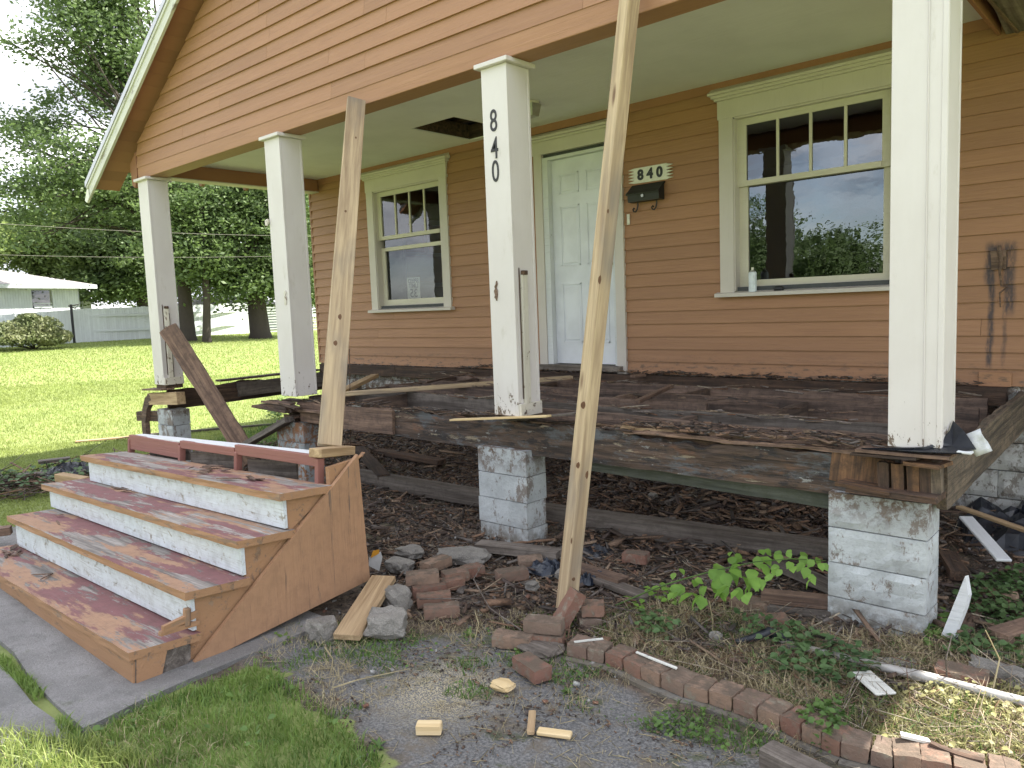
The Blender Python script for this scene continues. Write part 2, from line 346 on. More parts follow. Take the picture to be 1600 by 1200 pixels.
def brick_mat():
    k = NT('old_brick'); k.coord(); r = k.n('ValToRGB'); e = r.color_ramp.elements; e[0].color = (.19, .095, .068, 1); e[1].color = (.25, .165, .115, 1); e[1].position = .9
    a = e.new(.35); a.color = (.23, .13, .09, 1); b_ = e.new(.65); b_.color = (.16, .115, .09, 1); k.l(k.rnd, r.inputs[0])
    n_ = k.noise(18, 7, .7); c = k.mix(k.ramp(n_, .45, .68), r.outputs[0], (.16, .12, .09)); c = k.mix(k.math('MULTIPLY', k.ramp(k.noise(9, 6, .7), .55, .7), .7), c, (.27, .25, .19))
    c = k.mix(k.math('MULTIPLY', k.ramp(k.noise(6, 6, .7), .60, .70), .6), c, (.10, .12, .05))
    nz = k.axis(2, k.n('NewGeometry').outputs['Normal']); c = k.mix(k.math('MULTIPLY', k.ramp(nz, .6, .95), k.ramp(k.noise(10, 7, .75), .40, .56)), c, (.115, .085, .062))
    k.col(c); k.rough(.92); k.bump(k.math('ADD', n_, k.noise(70, 4, .7)), .006, .7); return k.m
MAT['brick'] = brick_mat()
def stone(name, base, moss=(.10, .12, .06)):
    k = NT(name); n_ = k.noise(14, 8, .7); f = k.noise(90, 4, .7); c = k.mix(k.ramp(k.noise(3, 6, .6), .35, .65), base, tuple(x*.7 for x in base))
    c = k.mix(k.math('MULTIPLY', k.ramp(n_, .5, .7), .6), c, tuple(x*.45 for x in base)); c = k.mix(k.math('MULTIPLY', k.ramp(k.noise(5, 7, .7), .60, .70), .5), c, moss); c = k.mix(k.math('MULTIPLY', k.ramp(k.noise(160, 3, .7), .45, .62), .55), c, tuple(x*.5 for x in base)); c = k.mix(k.math('MULTIPLY', k.ramp(k.noise(130, 3, .7), .60, .68), .5), c, tuple(min(1, x*1.6) for x in base))
    k.col(c); k.rough(.93); k.bump(k.math('ADD', n_, k.math('MULTIPLY', f, 1.5)), .010, .8); return k.m
MAT['concrete'] = stone('walk_concrete', (.29, .28, .275)); MAT['rubble'] = stone('rubble', (.30, .28, .25))
MAT['black'] = plain('black_metal', (.02, .02, .022), .45, metal=.3); MAT['digit'] = plain('black_digit', (.018, .018, .02), .5)
MAT['signwhite'] = plain('sign_cream', (.66, .65, .56), .5); MAT['doorwhite'] = plain('door_white', (.70, .72, .78), .4, sc=3)
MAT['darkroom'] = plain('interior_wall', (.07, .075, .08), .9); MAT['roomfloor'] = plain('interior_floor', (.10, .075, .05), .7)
MAT['pvc'] = wood('dirty_pipe', (.35, .33, .31), (.5, .49, .47), fine=.2, var=0, rough=.5, grime=.5, gcol=(.22, .2, .17), bump=.001)
MAT['whiteboard'] = wood('white_scrap', (.18, .16, .14), (.3, .28, .25), paint=(.66, .68, .70), amt=.68, psc=(6, 10, 10), fine=.3)
MAT['metal'] = plain('dull_metal', (.45, .46, .47), .4, metal=.8); MAT['can'] = plain('spray_can_white', (.62, .68, .74), .35)
MAT['shingle'] = plain('roof_shingle', (.10, .095, .09), .95, bs=.01); MAT['paleroof'] = plain('pale_roof', (.33, .31, .31), .9, sc=4)
MAT['farwhite'] = plain('far_white_siding', (.66, .70, .72), .6, sc=2); MAT['fence'] = wood('fence_paint', (.4, .4, .38), (.5, .5, .48), paint=(.66, .69, .70), amt=.85, fine=.1, var=.07, bump=.001, ax=2)
MAT['bark'] = plain('bark', (.05, .04, .032), .95, bs=.03, sc=9)
def plastic():
    k = NT('black_plastic'); n_ = k.noise(9, 5); k.col((.012, .014, .020)); k.rough(k.ramp(n_, .1, .9)); k.b.inputs['Roughness'].default_value = .3; k.bump(n_, .01, .4); return k.m
MAT['plastic'] = plastic()
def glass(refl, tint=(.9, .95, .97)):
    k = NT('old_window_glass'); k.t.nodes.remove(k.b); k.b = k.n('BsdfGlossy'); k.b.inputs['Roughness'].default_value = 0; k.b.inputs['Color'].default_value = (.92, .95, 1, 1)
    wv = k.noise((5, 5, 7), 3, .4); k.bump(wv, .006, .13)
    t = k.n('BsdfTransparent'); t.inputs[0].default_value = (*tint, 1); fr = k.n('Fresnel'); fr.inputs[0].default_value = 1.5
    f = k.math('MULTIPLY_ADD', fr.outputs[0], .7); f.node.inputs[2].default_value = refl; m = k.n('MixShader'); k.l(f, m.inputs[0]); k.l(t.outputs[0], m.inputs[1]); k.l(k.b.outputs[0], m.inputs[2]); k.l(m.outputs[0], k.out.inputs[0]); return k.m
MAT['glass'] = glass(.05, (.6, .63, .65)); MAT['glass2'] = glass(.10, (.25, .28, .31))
def leafmat(name, c0, c1, trans=.35, attrn=None):
    k = NT(name); n_ = k.noise(1.3, 3, src=k.pos()); n2 = k.noise(9, 2, src=k.pos())
    c = k.mix(k.ramp(n_, .3, .7), c0, c1); c = k.mix(k.math('MULTIPLY', k.ramp(n2, .3, .7), .5), c, tuple((a*1.5 for a in c1)))
    k.col(c); k.rough(.55); t = k.n('BsdfTranslucent'); k.l(c, t.inputs[0]); m = k.n('MixShader'); m.inputs[0].default_value = trans
    k.l(k.b.outputs[0], m.inputs[1]); k.l(t.outputs[0], m.inputs[2]); k.l(m.outputs[0], k.out.inputs[0]); return k.m
MAT['leaf'] = leafmat('tree_leaf', (.062, .105, .038), (.13, .185, .065), .42); MAT['leaf2'] = leafmat('tree_leaf_light', (.10, .16, .05), (.20, .26, .08), .45)
MAT['grass'] = leafmat('grass_blade', (.11, .18, .04), (.20, .29, .07), .4); MAT['lawn'] = leafmat('lawn_blade', (.20, .25, .07), (.28, .33, .10), .45)
MAT['drygrass'] = leafmat('dry_grass', (.22, .20, .09), (.30, .29, .12), .3); MAT['straw'] = leafmat('straw', (.26, .21, .12), (.40, .34, .2), .2)
MAT['ivy'] = leafmat('ivy_leaf', (.04, .085, .032), (.085, .145, .05), .3); MAT['vine'] = leafmat('vine_leaf', (.14, .28, .04), (.22, .38, .07), .5); MAT['weed'] = leafmat('weed_leaf', (.06, .12, .03), (.12, .2, .045), .35)

# ------------------------------------------------------------------ ground (one sheet to the horizon)
def sdpoly(P, poly):
    """signed distance to polygon (positive inside)"""
    poly = np.asarray(poly, float); d = np.full(len(P), 1e9); ins = np.zeros(len(P), bool); n = len(poly)
    for i in range(n):
        a = poly[i]; b = poly[(i+1) % n]; e = b-a; w_ = P-a; t = np.clip((w_@e)/(e@e), 0, 1); q = w_-t[:, None]*e
        d = np.minimum(d, np.hypot(q[:, 0], q[:, 1]))
        c = ((a[1] > P[:, 1]) != (b[1] > P[:, 1])) & (P[:, 0] < (b[0]-a[0])*(P[:, 1]-a[1])/((b[1]-a[1]) if abs(b[1]-a[1]) > 1e-9 else 1e-9)+a[0])
        ins ^= c
    return np.where(ins, d, -d)
def gpoly(px): return [tuple(gr(u, v).xy) for u, v in px]
ASPH = gpoly([(400, 1000), (430, 985), (560, 995), (640, 985), (760, 990), (900, 1040), (1000, 1085), (1150, 1140), (1290, 1195)])+[(4.6, -4.9), (2.6, -6.4)]+gpoly([(640, 1195), (560, 1150), (470, 1090), (380, 1060)])
ASPH2 = gpoly([(700, 1000), (800, 1010), (860, 1080), (760, 1090), (640, 1040)])
FRONTGRASS = [(.2, -5.4), (1.0, -5.6)]+gpoly([(0, 1165), (110, 1162), (230, 1100), (400, 1040), (440, 1060), (520, 1120), (610, 1195)])+[(3.2, -5.6), (2.5, -7.5), (0, -8), (-3, -6)]
DIRT = [(-4.5, .2), (-4.6, -2.6), (-2.2, -3.2), (-1.9, -3.9), (1.2, -4.6), (1.8, -5.0), (2.6, -6), (6, -6), (7, -2), (7, 1), (-4, .3)]
RWEED = gpoly([(930, 960), (1100, 950), (1290, 1000), (1600, 1060), (1600, 1190), (1330, 1160), (1180, 1080), (1000, 1030)])
def axis_pts(lo, a, b, hi, step, nlo, nhi, pw=2.2):
    l = [a-(a-lo)*((nlo-i)/nlo)**pw for i in range(nlo)]; r = [b+(hi-b)*((i+1)/nhi)**pw for i in range(nhi)]
    return np.array(l+list(np.arange(a, b+1e-6, step))+r)
gx = axis_pts(-260, -6.4, 6.4, 200, .04, 70, 40); gy = axis_pts(-200, -6.4, 1.2, 260, .04, 45, 70)
X, Y = np.meshgrid(gx, gy, indexing='ij'); P2 = np.stack([X.ravel(), Y.ravel()], 1)
nx_, ny_ = len(gx), len(gy); ii = (np.arange(nx_-1)[:, None]*ny_+np.arange(ny_-1)[None]).ravel()
GF = np.stack([ii, ii+ny_, ii+ny_+1, ii+1], 1)
# small scale value noise for ragged mask edges
def vnoise(x, y, s, seed):
    r_ = np.random.default_rng(seed).random((128, 128)); xs = x*s; ys = y*s; xi = np.floor(xs).astype(int); yi = np.floor(ys).astype(int); fx = xs-xi; fy = ys-yi; fx = fx*fx*(3-2*fx); fy = fy*fy*(3-2*fy)
    a = r_[xi % 128, yi % 128]; b = r_[(xi+1) % 128, yi % 128]; c = r_[xi % 128, (yi+1) % 128]; d = r_[(xi+1) % 128, (yi+1) % 128]
    return a*(1-fx)*(1-fy)+b*fx*(1-fy)+c*(1-fx)*fy+d*fx*fy
rag = (vnoise(P2[:, 0], P2[:, 1], 5, 1)-.5)*.25+(vnoise(P2[:, 0], P2[:, 1], 14, 2)-.5)*.12
m_asph = sstep(-.04, .05, sdpoly(P2, ASPH)+rag*.8); m_fg = sstep(-.05, .08, sdpoly(P2, FRONTGRASS)+rag); m_dirt = sstep(-.12, .12, sdpoly(P2, DIRT)+rag*2)
m_rw = sstep(-.1, .15, sdpoly(P2, RWEED)+rag)
lawn = np.clip(np.maximum(1-m_dirt, m_fg)*(1-m_asph*(1-m_fg)), 0, 1)
bumpz = (vnoise(P2[:, 0], P2[:, 1], 18, 4)-.5)*.02+(vnoise(P2[:, 0], P2[:, 1], 9, 5)-.5)*.02
inn = (np.abs(P2[:, 0]) < 6.4) & (P2[:, 1] < 1.2) & (P2[:, 1] > -6.4)
Z = gnp(P2[:, 0], P2[:, 1]) + np.where(inn, bumpz*(1-m_asph*.85)*(.4+.6*m_dirt), 0)
gm = np_mesh('ground', np.stack([P2[:, 0], P2[:, 1], Z], 1), GF, True)
attr(gm, 'lawn', lawn); attr(gm, 'asph', m_asph*(1-m_fg)); attr(gm, 'rw', m_rw)
def ground_mat():
    k = NT('ground_mix'); k.t.nodes; p = k.pos()
    def at(n):
        a = k.n('Attribute'); a.attribute_name = n; return a.outputs['Fac']
    n1 = k.noise(3, 8, .7, src=p); n2 = k.noise(22, 7, .7, src=p); n3 = k.noise(90, 4, .7, src=p)
    dirt = k.mix(k.ramp(n2, .35, .68), (.045, .034, .027), (.19, .145, .11)); dirt = k.mix(k.math('MULTIPLY', k.ramp(n3, .55, .72), .7), dirt, (.22, .165, .115))
    dirt = k.mix(k.math('MULTIPLY', k.ramp(n1, .52, .66), .45), dirt, (.075, .085, .035))
    g1 = k.mix(k.ramp(n1, .3, .7), (.16, .20, .06), (.24, .28, .09)); g1 = k.mix(k.math('MULTIPLY', k.ramp(n2, .4, .7), .5), g1, (.25, .29, .09))
    g1 = k.mix(k.math('MULTIPLY', k.ramp(k.noise(.35, 4, .6, src=p), .45, .7), .5), g1, (.20, .30, .06))
    asp = k.mix(k.ramp(n3, .38, .66), (.10, .10, .10), (.23, .225, .22)); asp = k.mix(k.math('MULTIPLY', k.ramp(k.noise(7, 7, .7, src=p), .50, .62), .75), asp, (.15, .125, .095))
    asp = k.mix(k.math('MULTIPLY', k.ramp(k.noise(4.2, 8, .7, src=p), .56, .64), .8), asp, (.07, .08, .035))
    # sawdust spill
    d = k.n('VectorMath'); d.operation = 'DISTANCE'; k.l(p, d.inputs[0]); d.inputs[1].default_value = tuple(gr(690, 1082)); sd_ = k.math('ADD', d.outputs['Value'], k.math('MULTIPLY', k.math('SUBTRACT', n1, .5), .5))
    saw = k.math('MULTIPLY', k.ramp(sd_, .42, .05), k.ramp(k.noise(140, 3, .6, src=p), .47, .56)); 
    c = k.mix(at('asph'), dirt, asp); c = k.mix(k.math('MULTIPLY', at('rw'), .55), c, (.16, .135, .075)); c = k.mix(k.ramp(k.math('ADD', at('lawn'), k.math('MULTIPLY', k.math('SUBTRACT', n2, .5), .5)), .35, .65), c, g1); c = k.mix(saw, c, (.46, .40, .27))
    k.col(c); k.rough(.95); k.bump(k.math('ADD', n2, n3), .02, .6); return k.m
ground = put('ground', gm, ground_mat()); tag(ground, 'ground of lawn, bare dirt and worn asphalt round the porch', kind='structure')

# concrete walk in slabs
walk = thing('walkway', 'old grey concrete walk running under the stair foot', None, (1.2, -5.1, -1.11)); tag(walk, kind='structure')
def slab(poly, zt, th=.07):
    poly = [(x, y) for x, y in poly]; n = len(poly); V = [(x, y, zt) for x, y in poly]+[(x, y, zt-th) for x, y in poly]
    F = [tuple(range(n)), tuple(range(n, 2*n))[::-1]]+[(i, i+n, (i+1) % n+n, (i+1) % n) for i in range(n)]
    a = sum((poly[i][0]*poly[(i+1) % n][1]-poly[(i+1) % n][0]*poly[i][1]) for i in range(n))
    if a < 0: F = [f[::-1] for f in F]
    o = putw('slab', V, F, MAT['concrete'], walk, (poly[0][0], poly[0][1], zt)); return o
def zp(px, z=-1.105): return [tuple(wz(u, v, z).xy) for u, v in px]
slab(zp([(-260, 800), (-120, 930), (0, 1003), (22, 1022), (45, 1058), (84, 1100), (130, 1141), (160, 1128), (215, 1100), (300, 1062), (395, 1023), (455, 998), (520, 972)])+[(.6, -3.9), (-1.7, -4.1)], -1.095)
slab(zp([(-300, 960), (-140, 985), (0, 1038), (22, 1062), (52, 1100), (98, 1132), (118, 1150), (96, 1172), (60, 1200), (-60, 1300), (-300, 1300)], -1.10), -1.10)

# ------------------------------------------------------------------ the house
H = thing('house', 'brown clapboard house with cream trimmed windows and a gabled porch roof', 'house', (0, 0, -1.12))
XL, XR = -4.2, 6.6
WALLZ0, CEIL = -.09, 2.40
def wallbits(x0, x1, z0, z1, holes):
    """rectangles left when holes are cut from a wall"""
    xs = sorted({x0, x1, *[h[0] for h in holes], *[h[1] for h in holes]}); out = []
    for a, b in zip(xs[:-1], xs[1:]):
        cut = sorted([(h[2], h[3]) for h in holes if h[0] <= a+1e-6 and h[1] >= b-1e-6]); z = z0
        for c0, c1 in cut:
            if c0 > z: out.append((a, b, z, c0))
            z = c1
        if z < z1: out.append((a, b, z, z1))
    return out
LW = dict(x0=-2.92, x1=-1.45, zs=.58, zt=2.20); RW = dict(x0=1.92, x1=3.42, zs=.60, zt=2.20)
HOLES = [(-2.80, -1.57, .66, 2.09), (-.03, .84, -.09, 2.08), (2.05, 3.29, .68, 2.09)]
Vv = []; Ff = []
def addbox(V, F, lo, hi):
    n = len(V); (a, b, c), (d, e, f) = lo, hi
    V += [(a, b, c), (d, b, c), (d, e, c), (a, e, c), (a, b, f), (d, b, f), (d, e, f), (a, e, f)]; F += [tuple(i+n for i in q) for q in BOXF]
for a, b, c, d in wallbits(XL+.02, XR, WALLZ0, 2.62, HOLES): addbox(Vv, Ff, (a, .002, c), (b, .12, d))
# other walls: left wall with a rear window opening, back, right, floor, inside ceiling
LH = [(1.5, 3.5, .95, 2.0)]
for a, b, c, d in wallbits(.12, 9.0, -1.2, 2.62, LH): addbox(Vv, Ff, (XL+.02, a, c), (XL+.14, b, d))
addbox(Vv, Ff, (XL+.14, 9.0, -1.2), (XR, 9.1, 2.62)); addbox(Vv, Ff, (XR-.1, .12, -1.2), (XR, 9.0, 2.62))
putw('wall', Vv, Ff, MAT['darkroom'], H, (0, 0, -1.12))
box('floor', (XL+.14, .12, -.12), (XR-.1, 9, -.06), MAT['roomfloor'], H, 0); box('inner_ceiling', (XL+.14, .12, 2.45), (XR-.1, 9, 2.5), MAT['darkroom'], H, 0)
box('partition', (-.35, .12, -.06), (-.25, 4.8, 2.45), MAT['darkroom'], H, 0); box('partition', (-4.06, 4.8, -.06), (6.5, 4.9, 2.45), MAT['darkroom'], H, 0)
# clapboards on the wall
def clap(x0, x1, z0, z1, y, xt0=None, xt1=None, parent=H, axis='x'):
    xt0 = x0 if xt0 is None else xt0; xt1 = x1 if xt1 is None else xt1; bo, to = .025, .007
    V = [(x0, y-bo, z0), (x1, y-bo, z0), (x1, y, z0), (x0, y, z0), (xt0, y-to, z1), (xt1, y-to, z1), (xt1, y, z1), (xt0, y, z1)]
    if axis == 'y': V = [(y+(q[1]-y)*1.0, q[0], q[2]) for q in V]; F = [f[::-1] for f in BOXF]
    else: F = BOXF
    j = (random.random()-.5)*.003; V = [(a, b, c+j) for a, b, c in V]
    c0 = ((x0+x1)/2, y, z0) if axis == 'x' else (y, (x0+x1)/2, z0)
    return putw('siding_board', V, F, MAT['siding'], parent, c0)
rows = [-.089+.1165*i for i in range(22)]
def blocked(z0, z1):
    out = []
    for a, b, c, d in ((-2.91, -1.46, .60, 2.36), (-.13, .935, -.2, 2.30), (1.93, 3.41, .61, 2.36)):
        if z1 > c+.02 and z0 < d-.0: out.append((a, b))
    return out
for i, z in enumerate(rows):
    z1 = min(z+.1165+.012, CEIL+.2); spans = [(XL, XR)]
    for a, b in blocked(z, z+.1165):
        ns = []
        for s0, s1 in spans:
            if a > s0 and b < s1: ns += [(s0, a), (b, s1)]
            else: ns.append((s0, s1))
        spans = ns
    for s0, s1 in spans:
        r_ = random.Random(i*7+int(s0*10)); cuts = [s0]
        if s1-s0 > 2.2: cuts.append(s0+(s1-s0)*r_.uniform(.25, .75))
        cuts.append(s1)
        for a, b in zip(cuts[:-1], cuts[1:]): clap(a+.0012, b-.0012, z, z1, 0)
# left side wall boards (seen edge on beside the second column)
for i, z in enumerate(rows):
    clap(0.0, 8.9, z, z+.125, XL+.02, axis='y')
box('corner_board', (XL-.012, -.022, -.09), (XL+.03, -.0, 2.6), MAT['brown'], H)
box('frieze_board', (-3.95, -.030, 2.325), (4.2, -.0225, CEIL), MAT['brown'], H, .001)
# porch ceiling with a hatch
hx0, hx1, hy0, hy1 = -.95, -.33, -.96, -.12
V = []; F = []
for lo, hi in (((-4.02, -2.1), (hx0, 0)), ((hx1, -2.1), (4.05, 0)), ((hx0, -2.1), (hx1, hy0)), ((hx0, hy1), (hx1, 0))): addbox(V, F, (lo[0], lo[1], CEIL), (hi[0], hi[1], CEIL+.012))
putw('porch_ceiling', V, F, MAT['ceiling'], H, (0, -1, CEIL))
V = []; F = []
for lo, hi in (((hx0-.02, hy0-.02), (hx0, hy1+.02)), ((hx1, hy0-.02), (hx1+.02, hy1+.02)), ((hx0, hy0-.02), (hx1, hy0)), ((hx0, hy1), (hx1, hy1+.02))): addbox(V, F, (lo[0], lo[1], CEIL+.012), (hi[0], hi[1], CEIL+.16))
putw('hatch_frame', V, F, MAT['rot'], H, (-.6, -.5, CEIL))
for k in range(3): box('attic_joist', (-1.5, -.9+.33*k, CEIL+.17), (.4, -.86+.33*k, CEIL+.30), MAT['rot'], H)
# porch beams
BZ = 2.22
bar('front_beam', (-4.22, -2.20, BZ+.075), (4.25, -2.20, BZ+.075), .20, .15, MAT['siding'], H, bev=.004)
box('side_beam', (-4.12, -2.08, BZ+.02), (-3.96, -.03, CEIL-.002), MAT['brown'], H); box('beam_soffit', (-4.13, -2.09, BZ+.006), (-3.94, -.03, BZ+.018), MAT['cream'], H, .001)
# broken right hand beam box
bx = bar('boxed_beam', (4.22, -2.05, 2.44), (4.14, -.03, 2.36), .30, .20, MAT['grey'], H, rough=.010, res=.2)
box('beam_end_board', (3.94, -2.0, 2.26), (3.965, -.05, 2.42), MAT['brown'], H); bar('hanging_strip', (4.30, -1.9, 2.30), (4.27, -.05, 2.262), .03, .012, MAT['rotlight'], H)
bar('hanging_strip', (4.0, -1.4, 2.30), (4.06, -.06, 2.25), .02, .015, MAT['rotlight'], H)
# gable wall
RX, RZ0, SL = .33, 2.28, .595           # ridge x, eave top z, slope
EL, ER = -5.04, 5.70
def ztop(x): return RZ0+SL*(x-EL) if x < RX else RZ0+SL*(ER-x)
def zsof(x): return ztop(x)-.17
def xl(z): return max(-4.23, EL+(z+.17-RZ0)/SL)
def xr(z): return min(4.9, ER-(z+.17-RZ0)/SL)
V = [(-4.2, -2.28, BZ+.15), (4.9, -2.28, BZ+.15), (4.9, -2.28, zsof(4.9)), (RX, -2.28, zsof(RX)), (-4.2, -2.28, zsof(-4.2))]; V += [(x, -2.2, z) for x, _, z in V]
putw('gable_wall', V, [(0, 1, 2, 3, 4), (9, 8, 7, 6, 5)]+[(i, i+5, (i+1) % 5+5, (i+1) % 5) for i in range(5)], MAT['brown'], H, (0, -2.2, 2.3))
z = BZ+.135; i = 0
while z < zsof(RX)-.02:
    z1 = min(z+.1335, zsof(RX)-.005); a, b = xl(z), xr(z); at_, bt = xl(z1), xr(z1); r_ = random.Random(i+99)
    cuts = [a]+sorted([a+(b-a)*t for t in ([r_.uniform(.10, .30), r_.uniform(.38, .58), r_.uniform(.66, .9)] if b-a > 4 else [])])+[b]
    for j, (c0, c1) in enumerate(zip(cuts[:-1], cuts[1:])):
        clap(c0+(.0012 if j else 0), c1-.0012, z, z1+.010, -2.281, at_ if j == 0 else c0+.0012, bt if j == len(cuts)-2 else c1-.0012)
    z += .1335; i += 1
# roof slopes, soffit boards, fascia
YF, YB = -2.52, 9.5
def slope_pt(x, y, dn): return (x, y, ztop(x)-dn)
EI = -4.74
V = [slope_pt(EL, YF, .06), slope_pt(EI, YF, .06), slope_pt(EI, -2.2, .06), slope_pt(EL, -2.2, .06)]; V += [(x, y, z+.06) for x, y, z in V]; putw('eave_return', V, BOXF, MAT['shingle'], H, V[0])
for a, b, nm in ((EI, RX, 'roof_slope'), (RX, ER, 'roof_slope')):
    V = [slope_pt(a, YF, .06), slope_pt(b-(1e-4 if b == RX else 0), YF, .06), slope_pt(b-(1e-4 if b == RX else 0), YB, .06), slope_pt(a, YB, .06)]
    if a == RX: V = [(RX, YF, ztop(RX-1e-4)-.06), slope_pt(ER, YF, .06), slope_pt(ER, YB, .06), (RX, YB, ztop(RX-1e-4)-.06)]
    V += [(x, y, z+.06) for x, y, z in V]; putw(nm, V, BOXF, MAT['shingle'], H, V[0])
# main roof to the right
V = [(4.4, -.5, 2.30), (9, -.5, 2.30), (9, 4.6, 4.9), (4.4, 4.6, 4.9)]; V += [(x, y, z+.12) for x, y, z in V]; putw('main_roof_slope', V, BOXF, MAT['brown'], H, V[0])
nb = 8
for k in range(nb):
    x0 = EL+.012+k*.152; x1 = x0+.149; YE = YB if x0 > EI-.02 else -2.2
    if x0 > -3.9: break
    V = [(x0, YF+.02, ztop(x0)-.085), (x1, YF+.02, ztop(x1)-.085), (x1, YE, ztop(x1)-.085), (x0, YE, ztop(x0)-.085)]; V += [(x, y, z+.022) for x, y, z in V]
    putw('soffit_board', V, BOXF, MAT['brown'], H, V[0])
for k in range(8, 36):
    x0 = EL+.012+k*.152; x1 = x0+.149
    if x1 > RX: break
    V = [(x0, YF+.02, ztop(x0)-.085), (x1, YF+.02, ztop(x1)-.085), (x1, -2.2, ztop(x1)-.085), (x0, -2.2, ztop(x0)-.085)]; V += [(x, y, z+.022) for x, y, z in V]
    putw('soffit_board', V, BOXF, MAT['brown'], H, V[0])
def rake(x0, x1, yo, th, dtop, dbot, mat, nm):
    V = [(x0, yo, ztop(x0)-dbot), (x1, yo, ztop(x1)-dbot), (x1, yo+th, ztop(x1)-dbot), (x0, yo+th, ztop(x0)-dbot), (x0, yo, ztop(x0)-dtop), (x1, yo, ztop(x1)-dtop), (x1, yo+th, ztop(x1)-dtop), (x0, yo+th, ztop(x0)-dtop)]
    M, ln = frame(V[0], V[1]); me = mesh(nm, [M.inverted() @ Vector(v) for v in V], BOXF); return put(nm, me, mat, H, M)
rake(EL-.02, RX-.001, YF-.03, .028, .0, .175, MAT['fascia'], 'rake_board'); rake(EL-.05, RX-.001, YF-.055, .024, -.035, .028, MAT['metal'], 'rake_edge_trim'); rake(EL-.03, RX-.001, YF-.045, .014, .030, .062, MAT['fascia'], 'rake_moulding')
V = [(EL-.02, YF-.03, RZ0), (EL-.02, YF-.002, RZ0), (EL-.30, YF-.002, RZ0-.235), (EL-.30, YF-.03, RZ0-.235), (EL+.12, YF-.03, RZ0-.10), (EL+.12, YF-.002, RZ0-.10), (EL-.19, YF-.002, RZ0-.24), (EL-.19, YF-.03, RZ0-.24)]
V = [(EL-.02, YF-.03, RZ0-.005), (EL+.03, YF-.03, RZ0-.15), (EL-.10, YF-.03, RZ0-.235), (EL-.16, YF-.03, RZ0-.20)]; V = V+[(x, y+.028, z) for x, y, z in V]
putw('rake_tail', V, [(0, 1, 2, 3), (7, 6, 5, 4)]+[(i, i+4, (i+1) % 4+4, (i+1) % 4) for i in range(4)], MAT['fascia'], H, V[0])
bar('eave_board', (EI-.012, -2.19, 2.445), (EI-.012, YB, 2.445), .02, .09, MAT['brown'], H)
y = -1.95
while y < 6:
    V = [(-4.24, y, 2.62), (-4.71, y, 2.36), (-4.66, y, 2.285), (-4.34, y, 2.40), (-4.24, y, 2.42)]; V = V+[(a, b+.045, c) for a, b, c in V]
    putw('rafter_tail', V, [(0, 1, 2, 3, 4)[::-1], (5, 6, 7, 8, 9)]+[(i, (i+1) % 5, (i+1) % 5+5, i+5) for i in range(5)], MAT['brown'], H, V[0]); y += .61
V = [(-4.245, -2.30, 2.28), (-4.33, -2.30, 2.14), (-4.40, -2.30, 2.18), (-4.42, -2.30, 2.42), (-4.245, -2.30, 2.54)]; V = V+[(a, b+.06, c) for a, b, c in V]
putw('eave_bracket', V, [(0, 1, 2, 3, 4)[::-1], (5, 6, 7, 8, 9)]+[(i, (i+1) % 5, (i+1) % 5+5, i+5) for i in range(5)], MAT['brown'], H, V[0])

